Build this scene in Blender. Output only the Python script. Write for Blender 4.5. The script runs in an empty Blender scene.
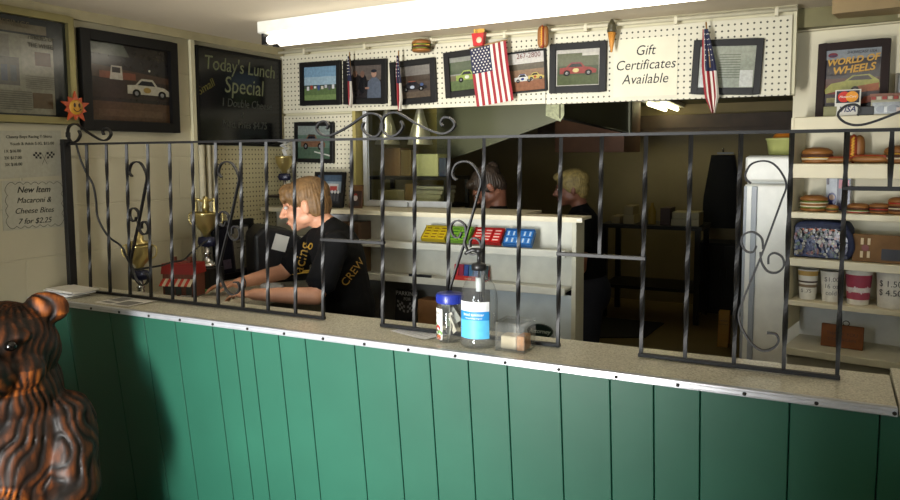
import bpy, bmesh, math, random
from mathutils import Vector, Matrix
from math import sin, cos, pi, radians, sqrt, atan2
random.seed(7)
sc = bpy.context.scene
COL = sc.collection

# ------------------------------------------------------------------ camera
F, YAW, PITCH, ROLL, CY, PY0 = 748.43, .4733, .0889, -.0051, -1.8463, 222.5
CAM = Vector((0, CY, 1.6))
FWD = Vector((-sin(YAW)*cos(PITCH), cos(YAW)*cos(PITCH), -sin(PITCH)))
_r = Vector((cos(YAW), sin(YAW), 0)); _u = _r.cross(FWD)
RGT = _r*cos(ROLL) + _u*sin(ROLL); UPV = -_r*sin(ROLL) + _u*cos(ROLL)
cd = bpy.data.cameras.new('camera'); cam = bpy.data.objects.new('camera', cd); COL.objects.link(cam)
cd.sensor_width = 36; cd.lens = F/900*36; cd.shift_y = (PY0-250)/900; cd.clip_start = .02
m3 = Matrix((RGT, UPV, -FWD)).transposed()
cam.matrix_world = Matrix.Translation(CAM) @ m3.to_4x4()
sc.camera = cam

# ------------------------------------------------------------------ world, light, exposure
sc.view_settings.view_transform = 'Standard'; sc.view_settings.look = 'None'
sc.view_settings.exposure = -0.16; sc.view_settings.gamma = 1.0; sc.view_settings.use_curve_mapping = False
w = bpy.data.worlds.new('daylight'); sc.world = w; w.use_nodes = True
bg = w.node_tree.nodes['Background']; bg.inputs[0].default_value = (.80, .88, 1, 1); bg.inputs[1].default_value = .2
def area(name, loc, target, sx, sy, power, col=(1, 1, 1)):
    l = bpy.data.lights.new(name, 'AREA'); l.shape = 'RECTANGLE'; l.size = sx; l.size_y = sy; l.energy = power; l.color = col
    o = bpy.data.objects.new(name, l); COL.objects.link(o); o.location = loc
    o.rotation_euler = (Vector(target)-Vector(loc)).to_track_quat('-Z', 'Y').to_euler()
    return o
area('daylight_through_entrance', (-1.5, -6.2, 1.4), (-1.5, 0, .9), 1.9, 2.2, 560, (.90, .97, 1))
area('ceiling_bounce_fill', (-1.5, -5.0, .12), (-1.5, .3, 2.2), 1.0, 1.2, 620, (1, .96, .9))  # added lamp aimed at the ceiling, standing in for daylight off the ground
area('display_daylight_fill', (1.1, -6.2, 1.2), (.5, 1.6, 1.3), 2.2, .5, 110, (.92, .97, 1))  # added low lamp to brighten the display; its window is invented

# ------------------------------------------------------------------ helpers
def at(px, py, x=None, y=None, z=None):
    d = FWD + RGT*((px-450)/F) - UPV*((py-PY0)/F)
    t = (x-CAM.x)/d.x if x is not None else (y-CAM.y)/d.y if y is not None else (z-CAM.z)/d.z
    return CAM + d*t
def on_plane(px, py, o, rz):            # a vertical plane through o, turned by rz: returns (u, z)
    d = FWD + RGT*((px-450)/F) - UPV*((py-PY0)/F)
    n = Vector((sin(rz), -cos(rz), 0)); t = (Vector(o)-CAM).dot(n)/d.dot(n); p = CAM + d*t
    q = p - Vector(o)
    return q.x*cos(rz)+q.y*sin(rz), p.z
def lin(c):
    return tuple((v/255/12.92 if v/255 <= .04045 else ((v/255+.055)/1.055)**2.4) for v in c[:3])
MATS = {}
def pm(name, rgb, rough=.55, metal=0, var=.08, scale=14, bump=0, bscale=90, spec=.5, coat=0, emit=0, emc=None):
    if name in MATS: return MATS[name]
    m = bpy.data.materials.new(name); m.use_nodes = True; MATS[name] = m
    nt = m.node_tree; N = nt.nodes; L = nt.links; b = N['Principled BSDF']; c = lin(rgb)
    b.inputs['Base Color'].default_value = (*c, 1); b.inputs['Roughness'].default_value = rough; b.inputs['Metallic'].default_value = metal
    b.inputs['Specular IOR Level'].default_value = spec; b.inputs['Coat Weight'].default_value = coat; b.inputs['Coat Roughness'].default_value = .12
    if emit:
        b.inputs['Emission Color'].default_value = (*lin(emc or rgb), 1); b.inputs['Emission Strength'].default_value = emit
    tc = None
    if var or bump: tc = N.new('ShaderNodeTexCoord')
    if var:
        n = N.new('ShaderNodeTexNoise'); n.inputs['Scale'].default_value = scale; n.inputs['Detail'].default_value = 4
        L.new(tc.outputs['Object'], n.inputs['Vector'])
        r = N.new('ShaderNodeMapRange'); r.inputs[1].default_value = .3; r.inputs[2].default_value = .7; r.inputs[3].default_value = 1-var; r.inputs[4].default_value = 1+var
        L.new(n.outputs['Fac'], r.inputs[0])
        x = N.new('ShaderNodeVectorMath'); x.operation = 'SCALE'; x.inputs[0].default_value = c
        L.new(r.outputs[0], x.inputs['Scale']); L.new(x.outputs[0], b.inputs['Base Color'])
    if bump:
        n = N.new('ShaderNodeTexNoise'); n.inputs['Scale'].default_value = bscale; L.new(tc.outputs['Object'], n.inputs['Vector'])
        bp = N.new('ShaderNodeBump'); bp.inputs['Strength'].default_value = bump; bp.inputs['Distance'].default_value = .004
        L.new(n.outputs['Fac'], bp.inputs['Height']); L.new(bp.outputs[0], b.inputs['Normal'])
    return m
def glass(name, rgb=(245, 250, 250), rough=.02, ior=1.35):
    if name in MATS: return MATS[name]
    m = bpy.data.materials.new(name); m.use_nodes = True; MATS[name] = m
    b = m.node_tree.nodes['Principled BSDF']; b.inputs['Base Color'].default_value = (*lin(rgb), 1)
    b.inputs['Transmission Weight'].default_value = 1; b.inputs['Roughness'].default_value = rough; b.inputs['IOR'].default_value = ior
    return m
def thin_glass(name, tint=(.93, .95, .92), ior=1.4, rough=.03, haze=.03):
    if name in MATS: return MATS[name]
    m = bpy.data.materials.new(name); m.use_nodes = True; MATS[name] = m; N = m.node_tree.nodes; L = m.node_tree.links
    for n in list(N):
        if n.type == 'BSDF_PRINCIPLED': N.remove(n)
    tr = N.new('ShaderNodeBsdfTransparent'); tr.inputs[0].default_value = (*tint, 1); gl = N.new('ShaderNodeBsdfGlossy'); gl.inputs['Roughness'].default_value = .03
    mx = N.new('ShaderNodeMixShader'); lw = N.new('ShaderNodeLayerWeight'); lw.inputs['Blend'].default_value = .5
    pw_ = N.new('ShaderNodeMath'); pw_.operation = 'POWER'; pw_.inputs[1].default_value = 3.5; L.new(lw.outputs['Facing'], pw_.inputs[0])
    fr = N.new('ShaderNodeMath'); fr.operation = 'MULTIPLY_ADD'; fr.inputs[1].default_value = ior-1.0; fr.inputs[2].default_value = .04; L.new(pw_.outputs[0], fr.inputs[0])
    m0 = N.new('ShaderNodeMixShader'); m0.inputs[0].default_value = haze; L.new(tr.outputs[0], m0.inputs[1]); d2 = N.new('ShaderNodeBsdfDiffuse'); d2.inputs[0].default_value = (.85, .87, .87, 1); L.new(d2.outputs[0], m0.inputs[2])
    L.new(fr.outputs[0], mx.inputs[0]); L.new(m0.outputs[0], mx.inputs[1]); L.new(gl.outputs[0], mx.inputs[2]); L.new(mx.outputs[0], N['Material Output'].inputs[0])
    return m
def flat(rgb, rough=.5):
    return pm('print_%02x%02x%02x_%d' % (*rgb, int(rough*100)), rgb, rough, var=.16 if rough < .3 else .06, scale=70, spec=.4)

class MB:
    def __init__(s): s.v = []; s.f = []; s.m = []; s.s = []; s.M = None
    def add(s, vs, fs, m=0, smooth=False):
        o = len(s.v)
        s.v += [tuple(s.M @ Vector(p)) for p in vs] if s.M else [tuple(p) for p in vs]
        for f in fs: s.f.append(tuple(o+i for i in f)); s.m.append(m); s.s.append(smooth)
        return s
    def box(s, c, d, m=0, rz=0, rx=0, ry=0):
        M = Matrix.Translation(c) @ Matrix.Rotation(rz, 4, 'Z') @ Matrix.Rotation(rx, 4, 'X') @ Matrix.Rotation(ry, 4, 'Y')
        vs = [M @ Vector((x*d[0]/2, y*d[1]/2, z*d[2]/2)) for x in (-1, 1) for y in (-1, 1) for z in (-1, 1)]
        return s.add(vs, [(0, 1, 3, 2), (4, 6, 7, 5), (0, 4, 5, 1), (2, 3, 7, 6), (0, 2, 6, 4), (1, 5, 7, 3)], m)
    def bb(s, a, b, m=0):
        return s.box([(p+q)/2 for p, q in zip(a, b)], [abs(q-p) for p, q in zip(a, b)], m)
    def tube(s, path, r, n=10, m=0, smooth=True, caps=True, square=False, twist=None):
        P = [Vector(p) for p in path]; R = r if isinstance(r, (list, tuple)) else [r]*len(P)
        t0 = (P[1]-P[0]).normalized(); a = Vector((0, 0, 1)) if abs(t0.z) < .9 else Vector((1, 0, 0)); u = t0.cross(a).normalized()
        vs = []
        for i, p in enumerate(P):
            t = (P[min(i+1, len(P)-1)]-P[max(i-1, 0)]).normalized()
            u = (u - t*u.dot(t)).normalized(); w_ = t.cross(u)
            for k in range(n):
                an = 2*pi*k/n + (pi/n if square else 0) + (twist[i] if twist else 0)
                vs.append(p + (u*cos(an)+w_*sin(an))*R[i])
        fs = [(i*n+k, i*n+(k+1) % n, (i+1)*n+(k+1) % n, (i+1)*n+k) for i in range(len(P)-1) for k in range(n)]
        s.add(vs, fs, m, smooth)
        if caps:
            o = len(s.v)-len(vs); L = o+(len(P)-1)*n
            s.f += [tuple(o+k for k in range(n))[::-1], tuple(L+k for k in range(n))]; s.m += [m, m]; s.s += [False, False]
        return s
    def lathe(s, prof, c=(0, 0, 0), n=24, m=0, sx=1, sy=1, smooth=True):
        vs = [(c[0]+r*cos(2*pi*k/n)*sx, c[1]+r*sin(2*pi*k/n)*sy, c[2]+z) for r, z in prof for k in range(n)]
        fs = [(i*n+k, i*n+(k+1) % n, (i+1)*n+(k+1) % n, (i+1)*n+k) for i in range(len(prof)-1) for k in range(n)]
        s.add(vs, fs, m, smooth); o = len(s.v)-len(vs); L = o+(len(prof)-1)*n
        if prof[0][0] > 1e-5: s.f.append(tuple(o+k for k in range(n))[::-1]); s.m.append(m); s.s.append(False)
        if prof[-1][0] > 1e-5: s.f.append(tuple(L+k for k in range(n))); s.m.append(m); s.s.append(False)
        return s
    def ell(s, c, r, m=0, nu=16, nv=10, rot=None):
        vs = []; R = rot or Matrix.Identity(3); c = Vector(c)
        for i in range(nv+1):
            th = pi*i/nv
            for k in range(nu):
                ph = 2*pi*k/nu; vs.append(c + R @ Vector((r[0]*sin(th)*cos(ph), r[1]*sin(th)*sin(ph), r[2]*cos(th))))
        fs = [(i*nu+k, (i+1)*nu+k, (i+1)*nu+(k+1) % nu, i*nu+(k+1) % nu) for i in range(nv) for k in range(nu)]
        return s.add(vs, fs, m, True)
    def caps(s, a, b, ra, rb=None, m=0, n=12):
        a = Vector(a); b = Vector(b); rb = ra if rb is None else rb
        s.tube([a, b], [ra, rb], n, m, caps=True); s.ell(a, (ra,)*3, m, n, 8); s.ell(b, (rb,)*3, m, n, 8); return s
    def ribbon(s, path, wid, th, nrm=(0, -1, 0), m=0):      # flat bar: wid along nrm, th across in the plane
        P = [Vector(p) for p in path]; nv = Vector(nrm).normalized(); vs = []
        for i, p in enumerate(P):
            t = (P[min(i+1, len(P)-1)]-P[max(i-1, 0)]).normalized(); q = t.cross(nv).normalized()
            vs += [p+nv*wid/2+q*th/2, p+nv*wid/2-q*th/2, p-nv*wid/2-q*th/2, p-nv*wid/2+q*th/2]
        n = 4
        fs = [(i*n+k, i*n+(k+1) % n, (i+1)*n+(k+1) % n, (i+1)*n+k) for i in range(len(P)-1) for k in range(n)]
        L = (len(P)-1)*n; fs += [(3, 2, 1, 0), (L, L+1, L+2, L+3)]
        return s.add(vs, fs, m)
    def prism(s, pts, y0, y1, m=0):                         # polygon in xz pushed along y
        n = len(pts); vs = [(x, y0, z) for x, z in pts]+[(x, y1, z) for x, z in pts]
        return s.add(vs, [tuple(range(n)), tuple(range(2*n-1, n-1, -1))]+[(i, i+n, (i+1) % n+n, (i+1) % n) for i in range(n)], m)
    def plate(s, pts, y, m=0):                              # flat printed patch facing -y
        return s.add([(x, y, z) for x, z in pts], [tuple(range(len(pts)))], m)
    def build(s, name, mats, parent=None, bev=0, seg=2, loc=None):
        me = bpy.data.meshes.new(name); me.from_pydata(s.v, [], s.f)
        if not isinstance(mats, (list, tuple)): mats = [mats]
        for mt in mats: me.materials.append(mt)
        for p, mi, sm in zip(me.polygons, s.m, s.s): p.material_index = mi; p.use_smooth = sm
        bm = bmesh.new(); bm.from_mesh(me)
        bmesh.ops.remove_doubles(bm, verts=bm.verts, dist=1e-6)
        if bev:
            ed = [e for e in bm.edges if len(e.link_faces) == 2 and e.calc_face_angle(0) > .6]
            bmesh.ops.bevel(bm, geom=ed, offset=bev, segments=seg, affect='EDGES', profile=.5)
        if s.solid(bm): bmesh.ops.recalc_face_normals(bm, faces=bm.faces)
        bm.to_mesh(me); bm.free()
        o = bpy.data.objects.new(name, me); COL.objects.link(o)
        if parent: o.parent = parent
        if loc is not None: o.location = loc
        return o
    @staticmethod
    def solid(bm): return all(len(e.link_faces) == 2 for e in bm.edges)

def tag(o, label, cat, group=None, kind=None):
    o['label'] = label; o['category'] = cat
    if group: o['group'] = group
    if kind: o['kind'] = kind
    return o
def struct(o, label=None):
    o['kind'] = 'structure'
    if label: o['label'] = label; 
    return o
def thing(name, label, cat, loc=(0, 0, 0), rz=0, group=None, rx=0, ry=0):
    o = bpy.data.objects.new(name, None); COL.objects.link(o); o.empty_display_size = .05
    o.location = loc; o.rotation_euler = (rx, ry, rz)
    return tag(o, label, cat, group)
def smooth_path(P, k=6, closed=False):
    P = [Vector(p) for p in P]; out = []
    for i in range(len(P)-1):
        a = P[max(i-1, 0)]; b = P[i]; c = P[i+1]; d = P[min(i+2, len(P)-1)]
        for j in range(k):
            t = j/k; out.append(.5*((2*b)+(c-a)*t+(2*a-5*b+4*c-d)*t*t+(3*b-a-3*c+d)*t**3))
    return out+[P[-1]]
def remesh(mb, name, mats, parent=None, voxel=.006, it=3, fac=.5, post=None, loc=None):
    tmp = mb.build('tmp', mats)
    r = tmp.modifiers.new('r', 'REMESH'); r.mode = 'VOXEL'; r.voxel_size = voxel; r.use_smooth_shade = True
    if it: q = tmp.modifiers.new('s', 'SMOOTH'); q.iterations = it; q.factor = fac
    dg = bpy.context.evaluated_depsgraph_get(); me = bpy.data.meshes.new_from_object(tmp.evaluated_get(dg))
    old = tmp.data; bpy.data.objects.remove(tmp); bpy.data.meshes.remove(old)
    me.name = name; me.materials.clear()
    for mt in (mats if isinstance(mats, (list, tuple)) else [mats]): me.materials.append(mt)
    if post: post(me)
    for p in me.polygons: p.use_smooth = True
    o = bpy.data.objects.new(name, me); COL.objects.link(o)
    if parent: o.parent = parent
    if loc is not None: o.location = loc
    return o
def text(body, size, loc, mat, parent=None, name='lettering', align='CENTER', shear=0, rot=(pi/2, 0, 0), space=1, ext=.0004, sx=1, bold=0):
    c = bpy.data.curves.new(name, 'FONT'); c.body = body; c.size = size; c.align_x = align; c.align_y = 'CENTER'; c.shear = shear
    c.extrude = ext; c.space_line = space; c.resolution_u = 3; c.offset = bold
    t = bpy.data.objects.new(name, c); COL.objects.link(t)
    dg = bpy.context.evaluated_depsgraph_get(); me = bpy.data.meshes.new_from_object(t.evaluated_get(dg)); me.name = name
    bpy.data.objects.remove(t); bpy.data.curves.remove(c)
    me.materials.clear(); me.materials.append(mat)
    o = bpy.data.objects.new(name, me); COL.objects.link(o); o.location = loc; o.rotation_euler = rot; o.scale = (sx, 1, 1)
    if parent: o.parent = parent
    return o
def copy_tree(o, parent=None):
    c = o.copy(); COL.objects.link(c)
    if parent: c.parent = parent
    for ch in o.children: copy_tree(ch, c)
    return c
def ellp(cx, cz, rx, rz, n=18, a0=0, a1=2*pi):
    full = abs(a1-a0-2*pi) < 1e-6
    return [(cx+rx*cos(a0+(a1-a0)*k/(n if full else n-1)), cz+rz*sin(a0+(a1-a0)*k/(n if full else n-1))) for k in range(n)]
def rect(x0, z0, x1, z1): return [(x0, z0), (x1, z0), (x1, z1), (x0, z1)]
def picture_mesh(name, w_, h_, shapes, parent, y=0, rough=.18, loc=None):
    """flat print: shapes = (rgb, points in 0..1); each is laid a hair above the one below"""
    mb = MB(); mats = []; ids = {}
    for i, (c, pts) in enumerate(shapes):
        g_ = sum(c)/3; c = tuple(int((v*.72+g_*.28)*.84) for v in c) if name == 'photo' else c
        if c not in ids: ids[c] = len(mats); mats.append(flat(c, rough))
        pts = [((min(max(a, 0), 1)-.5)*w_, (min(max(b, 0), 1)-.5)*h_) for a, b in pts]
        mb.plate(pts, y-.00025*i, ids[c])
    return mb.build(name, mats, parent, loc=loc)
def framed(name, label, cat, c, w_, h_, rz, shapes, fw=.025, fmat=None, tilt=0, dep=.02, rx=0, group=None, mat_w=0, mat_rgb=(200, 196, 180)):
    t = thing(name, label, cat, c, rz, group, rx, tilt)
    fm = fmat or M_black
    mb = MB()
    for sx in (-1, 1): mb.box((sx*(w_/2-fw/2), 0, 0), (fw, dep, h_))
    for sz in (-1, 1): mb.box((0, 0, sz*(h_/2-fw/2)), (w_-2*fw, dep, fw))
    mb.box((0, dep/2-.003, 0), (w_-fw, .006, h_-fw))
    mb.build('frame', fm, t, bev=.002)
    iw, ih = w_-2*fw, h_-2*fw
    if mat_w:
        picture_mesh('mount', iw, ih, [(mat_rgb, rect(0, 0, 1, 1))], t, dep/2-.0075)
    picture_mesh('photo', iw-2*mat_w, ih-2*mat_w, shapes, t, dep/2-.009)
    return t
def race_car(x, z, s, body, win=(30, 32, 40), num=None, roof=None, asp=1.0):
    """side view of a generic stock car in picture units"""
    q = lambda P: [(x+a*s, z+b*s*asp) for a, b in P]
    out = [(body, q([(-.5, .0), (.5, .0), (.52, .12), (.36, .2), (.2, .22), (.1, .36), (-.2, .36), (-.32, .22), (-.5, .2)])),
           (win, q([(-.27, .22), (.14, .22), (.07, .33), (-.17, .33)])),
           (roof or body, q([(-.2, .34), (.1, .34), (.08, .38), (-.18, .38)]))]
    if num: out.append((num, q(ellp(-.05, .11, .09, .07))))
    for cx in (-.3, .3):
        out += [((14, 14, 14), q(ellp(cx, .02, .095, .1))), ((130, 130, 130), q(ellp(cx, .02, .045, .05)))]
    return out

# ------------------------------------------------------------------ measures
XW, YP, H, CEIL = -2.83, 1.57, 1.05, 2.21
LW = lambda px, py: at(px, py, x=XW)
BW = lambda px, py: at(px, py, y=YP)
ZPT = BW(450, 43.5).z; ZPT = 2.167
ZPB = 1.6+(1.8365-1.6)*1.0385
KY = 6.4                      # far kitchen wall
KZ = 2.13                     # kitchen ceiling
DRZ = -radians(10)            # the display shelving stands turned towards the customers
DO = at(790, 250, y=1.56)     # its front left corner
DO.z = 0
DS = lambda px, py: on_plane(px, py, DO, DRZ)
#@@MATERIALS
M_black = pm('black_frame', (14, 13, 13), .5, spec=.25)
M_iron = pm('black_iron', (11, 10, 12), .5, .05, var=.15, scale=40, bump=.12, bscale=120)
M_white = pm('white_enamel', (222, 222, 214), .35)
M_cream = pm('cream_paint', (196, 190, 160), .55, var=.05, scale=5, bump=.08, bscale=60)
M_shelf = pm('shelf_white_paint', (205, 204, 192), .45, var=.05, scale=6)
M_disp = pm('display_cream_paint', (212, 204, 176), .5, var=.05, scale=6)
M_gold = pm('gold_metal', (192, 174, 116), .28, .85, var=.05)
M_silver = pm('silver_metal', (200, 200, 200), .2, 1, var=.05)
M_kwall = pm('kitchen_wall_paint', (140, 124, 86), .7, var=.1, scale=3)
M_paper = pm('white_paper', (214, 212, 204), .7, var=.03)
M_ink = pm('black_ink', (20, 20, 22), .6, var=0)
M_skin = pm('skin', (205, 150, 120), .5, var=.06, scale=25)
M_blackcloth = pm('black_cotton', (11, 11, 13), .9, spec=.2, var=.2, scale=30, bump=.1, bscale=300)
M_dark = pm('dark_plastic', (22, 22, 24), .4)
M_wood = pm('brown_wood', (110, 66, 34), .65, spec=.25, var=.25, scale=18)
M_clear = thin_glass('clear_plastic', (.93, .94, .94), 1.4, .06, .035)

def block_wall_mat():
    m = pm('painted_block', (182, 176, 152), .6, var=.05, scale=3)
    nt = m.node_tree; N = nt.nodes; L = nt.links; b = N['Principled BSDF']
    tc = N.new('ShaderNodeTexCoord'); sp = N.new('ShaderNodeSeparateXYZ'); cb = N.new('ShaderNodeCombineXYZ')
    L.new(tc.outputs['Object'], sp.inputs[0]); L.new(sp.outputs['Y'], cb.inputs[0]); L.new(sp.outputs['Z'], cb.inputs[1])
    br = N.new('ShaderNodeTexBrick'); br.inputs['Scale'].default_value = 1; br.inputs['Brick Width'].default_value = .4; br.inputs['Row Height'].default_value = .2
    br.inputs['Mortar Size'].default_value = .004; br.inputs['Mortar Smooth'].default_value = .3
    br.inputs['Color1'].default_value = br.inputs['Color2'].default_value = (1, 1, 1, 1); br.inputs['Mortar'].default_value = (0, 0, 0, 1)
    L.new(cb.outputs[0], br.inputs['Vector'])
    bp = N.new('ShaderNodeBump'); bp.inputs['Strength'].default_value = .7; bp.inputs['Distance'].default_value = .006
    L.new(br.outputs['Color'], bp.inputs['Height']); L.new(bp.outputs[0], b.inputs['Normal'])
    return m
M_block = block_wall_mat()
def peg_mat(name, axis, rgb):
    m = pm(name, rgb, .5, var=.04, scale=4)
    nt = m.node_tree; N = nt.nodes; L = nt.links; b = N['Principled BSDF']
    src = b.inputs['Base Color'].links[0].from_socket
    tc = N.new('ShaderNodeTexCoord'); sp = N.new('ShaderNodeSeparateXYZ'); L.new(tc.outputs['Object'], sp.inputs[0])
    def cell(o):
        a = N.new('ShaderNodeMath'); a.operation = 'MULTIPLY'; a.inputs[1].default_value = 1/.0254; L.new(o, a.inputs[0])
        f = N.new('ShaderNodeMath'); f.operation = 'FRACT'; L.new(a.outputs[0], f.inputs[0])
        d = N.new('ShaderNodeMath'); d.operation = 'SUBTRACT'; d.inputs[1].default_value = .5; L.new(f.outputs[0], d.inputs[0])
        p = N.new('ShaderNodeMath'); p.operation = 'POWER'; p.inputs[1].default_value = 2; L.new(d.outputs[0], p.inputs[0])
        return p.outputs[0]
    s_ = N.new('ShaderNodeMath'); s_.operation = 'ADD'; L.new(cell(sp.outputs[axis]), s_.inputs[0]); L.new(cell(sp.outputs['Z']), s_.inputs[1])
    lt = N.new('ShaderNodeMath'); lt.operation = 'LESS_THAN'; lt.inputs[1].default_value = .03; L.new(s_.outputs[0], lt.inputs[0])
    mx = N.new('ShaderNodeMix'); mx.data_type = 'RGBA'; L.new(lt.outputs[0], mx.inputs['Factor']); L.new(src, mx.inputs['A']); mx.inputs['B'].default_value = (*lin((60, 56, 44)), 1)
    L.new(mx.outputs['Result'], b.inputs['Base Color'])
    return m
M_peg = peg_mat('white_pegboard', 'X', (196, 191, 170))
M_peg2 = peg_mat('cream_pegboard', 'Y', (190, 182, 146))
def laminate():
    m = pm('tan_laminate', (204, 200, 182), .24, var=.06, scale=6)
    nt = m.node_tree; N = nt.nodes; L = nt.links; b = N['Principled BSDF']; src = b.inputs['Base Color'].links[0].from_socket
    tc = N.new('ShaderNodeTexCoord'); n = N.new('ShaderNodeTexNoise'); n.inputs['Scale'].default_value = 230; n.inputs['Detail'].default_value = 2
    L.new(tc.outputs['Object'], n.inputs['Vector'])
    r = N.new('ShaderNodeMapRange'); r.inputs[1].default_value = .35; r.inputs[2].default_value = .65; r.inputs[3].default_value = .72; r.inputs[4].default_value = 1.18; L.new(n.outputs['Fac'], r.inputs[0])
    x = N.new('ShaderNodeVectorMath'); x.operation = 'SCALE'; L.new(src, x.inputs[0]); L.new(r.outputs[0], x.inputs['Scale']); L.new(x.outputs[0], b.inputs['Base Color'])
    return m
M_lam = laminate()
M_green = pm('green_paint', (32, 84, 67), .4, var=.07, scale=4, bump=.05, bscale=40)
M_ceil = pm('tan_ceiling_paint', (206, 194, 172), .7, var=.05, scale=2)
M_floor = pm('brown_floor_tile', (96, 84, 64), .5, var=.12, scale=4)

# ------------------------------------------------------------------ setting
struct(MB().bb((XW-.15, -2.8, -.05), (2.4, YP, 0)).build('floor', M_floor))
mb = MB(); mb.bb((XW-.15, -2.8, CEIL), (2.4, YP+.12, CEIL+.1)); struct(mb.build('ceiling', M_ceil))
struct(MB().bb((XW-.15, -2.8, 0), (XW, YP+.12, CEIL)).build('wall_left', M_block))
struct(MB().bb((2.4, -2.8, 0), (2.5, YP+.12, CEIL)).build('wall_right', M_cream))
mb = MB()                                             # unseen front wall; entrance and window openings shaped to place the daylight
mb.bb((XW, -2.8, 0), (-1.9, -2.68, CEIL)); mb.bb((-1.05, -2.8, 0), (-.2, -2.68, CEIL)); mb.bb((-1.9, -2.8, 2.1), (-1.05, -2.68, CEIL))
mb.bb((-.2, -2.8, 0), (2.0, -2.68, 1.12)); mb.bb((-.2, -2.8, 2.0), (2.0, -2.68, CEIL)); mb.bb((2.0, -2.8, 0), (2.4, -2.68, CEIL))
struct(mb.build('wall_front', M_cream))
XO, XR = BW(353, 160).x, BW(791, 60).x                # opening of the back wall
ZU = BW(460, 214).z                                    # top of the pass-through unit
SEAM = BW(300, 115.5).z
mb = MB()
xjn = BW(546, 70).x; mb.bb((XW, YP, ZPB), (xjn-.0015, YP+.02, ZPT), 0); mb.bb((xjn+.0015, YP, ZPB-.004), (XR, YP+.02, ZPT), 0)             # header of pegboard
mb.bb((XW, YP+.006, .0), (XO, YP+.03, SEAM-.002), 0)
mb.bb((XW, YP+.02, ZPB+.01), (XR, YP+.1, CEIL), 1)     # studs and strip above
mb.bb((XW, YP+.03, 0), (XO, YP+.1, CEIL), 1)
struct(mb.build('wall_back', [M_peg, M_cream]))
mb = MB(); sx = LW(216, 180).y
mb.bb((XW, sx, .97), (XW+.006, YP, 2.13)); struct(mb.build('wall_left_panel', M_peg2))
# moulding, pipe runs
o = MB().bb((XW, -2.6, 2.17), (XW+.02, YP, CEIL)).build('trim_1', pm('tan_trim', (172, 162, 128), .5)); struct(o)
mb = MB(); zc = 2.183
mb.tube([(XW+.02, YP-.035, zc), (XR+.02, YP-.035, zc)], .009, 10)
for k in range(7): mb.box((XW+.2+k*.4, YP-.03, zc-.006), (.014, .03, .03))
pt = tag(mb.build('conduit_pipe', pm('painted_pipe', (196, 190, 166), .4)), 'cream painted conduit pipe running along the top of the white pegboard', 'pipe')
px_ = LW(190, 60).y
mb = MB()
mb.bb((XW, px_-.012, .98), (XW+.02, px_+.012, 2.17)); struct(mb.build('trim_2', M_cream))
mb = MB()
for k, q in enumerate((199, 206, 212)):
    yy = LW(q, 180).y; mb.tube([(XW+.022, yy, .98), (XW+.022, yy, 1.66)], .016 if k != 1 else .012, 10)
tag(mb.build('riser_pipe', pm('painted_pipe', (196, 190, 166), .4)), 'cream vertical pipes on the left wall below the chalkboard', 'pipe')

# ------------------------------------------------------------------ kitchen shell
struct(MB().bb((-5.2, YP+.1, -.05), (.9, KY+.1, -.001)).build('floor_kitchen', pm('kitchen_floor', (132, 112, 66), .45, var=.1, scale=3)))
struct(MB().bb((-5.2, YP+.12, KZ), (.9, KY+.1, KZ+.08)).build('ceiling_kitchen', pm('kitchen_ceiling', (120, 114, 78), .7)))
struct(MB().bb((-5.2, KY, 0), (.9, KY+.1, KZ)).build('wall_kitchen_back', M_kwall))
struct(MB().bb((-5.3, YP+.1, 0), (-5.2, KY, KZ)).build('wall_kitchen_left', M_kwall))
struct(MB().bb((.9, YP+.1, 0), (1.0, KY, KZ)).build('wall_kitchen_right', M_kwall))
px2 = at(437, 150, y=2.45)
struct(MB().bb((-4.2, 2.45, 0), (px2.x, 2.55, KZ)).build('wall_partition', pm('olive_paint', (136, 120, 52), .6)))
b0, b1 = at(640, 134.5, y=6.2).z, at(740, 113, y=6.2).z
mb = MB(); mb.bb((-3.0, 6.2, b0), (.9, KY, b1)); mb.bb((-3.0, 6.19, (b0*2+b1)/3-.006), (.9, 6.2, (b0*2+b1)/3+.006))
struct(mb.build('trim_3', pm('dark_beam_wood', (78, 62, 48), .6, var=.2, scale=9)))
# ------------------------------------------------------------------ service counter
CX0, CX1, XE = XW, 1.3, .142
TILT = .0997                                             # the boards lean in towards the floor
t = thing('service_counter', 'long green tongue-and-groove board counter front below the tan top', 'counter', (0, 0, 0))
seams = [-2.62, -2.37, -2.1915, -2.0363, -1.86, -1.765, -1.6892, -1.575, -1.4677, -1.28, -1.1412, -1.02, -.8961, -.7776, -.6258, -.4925, -.3817, -.2699, -.0712, .11, .30, .5, .66, .9, 1.05]

mb = MB(); xs = [CX0]+seams+[CX1]
for i in range(len(xs)-1):
    a, b = xs[i]+.0014, xs[i+1]-.0014; d = TILT*(H-.055)/.85
    y0, y1 = .0095, .012+d
    mb.add([(a, y0, H-.0205), (b, y0, H-.0205), (b, y1, 0.0), (a, y1, 0.0), (a, y0+.018, H-.0205), (b, y0+.018, H-.0205), (b, y1+.018, 0), (a, y1+.018, 0)],
           [(0, 3, 2, 1), (4, 5, 6, 7), (0, 4, 7, 3), (1, 2, 6, 5), (0, 1, 5, 4), (3, 7, 6, 2)], 0)
mb.build('front_boards', M_green, t, bev=.0015, seg=1)
mb = MB(); d = TILT*(H-.055)/.85
mb.add([(CX0, .032, H-.0205), (CX1, .032, H-.0205), (CX1, .032+d, 0), (CX0, .032+d, 0), (CX0, .26, H-.0205), (CX1, .26, H-.0205), (CX1, .26, 0), (CX0, .26, 0)],
       [(0, 3, 2, 1), (4, 5, 6, 7), (0, 4, 7, 3), (1, 2, 6, 5), (0, 1, 5, 4), (3, 7, 6, 2)], 0)
mb.build('carcass', pm('dark_green_paint', (16, 38, 33), .7), t)
t = thing('countertop', 'long speckled tan laminate countertop with shiny metal edge strip', 'countertop', (0, 0, 0))
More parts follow.
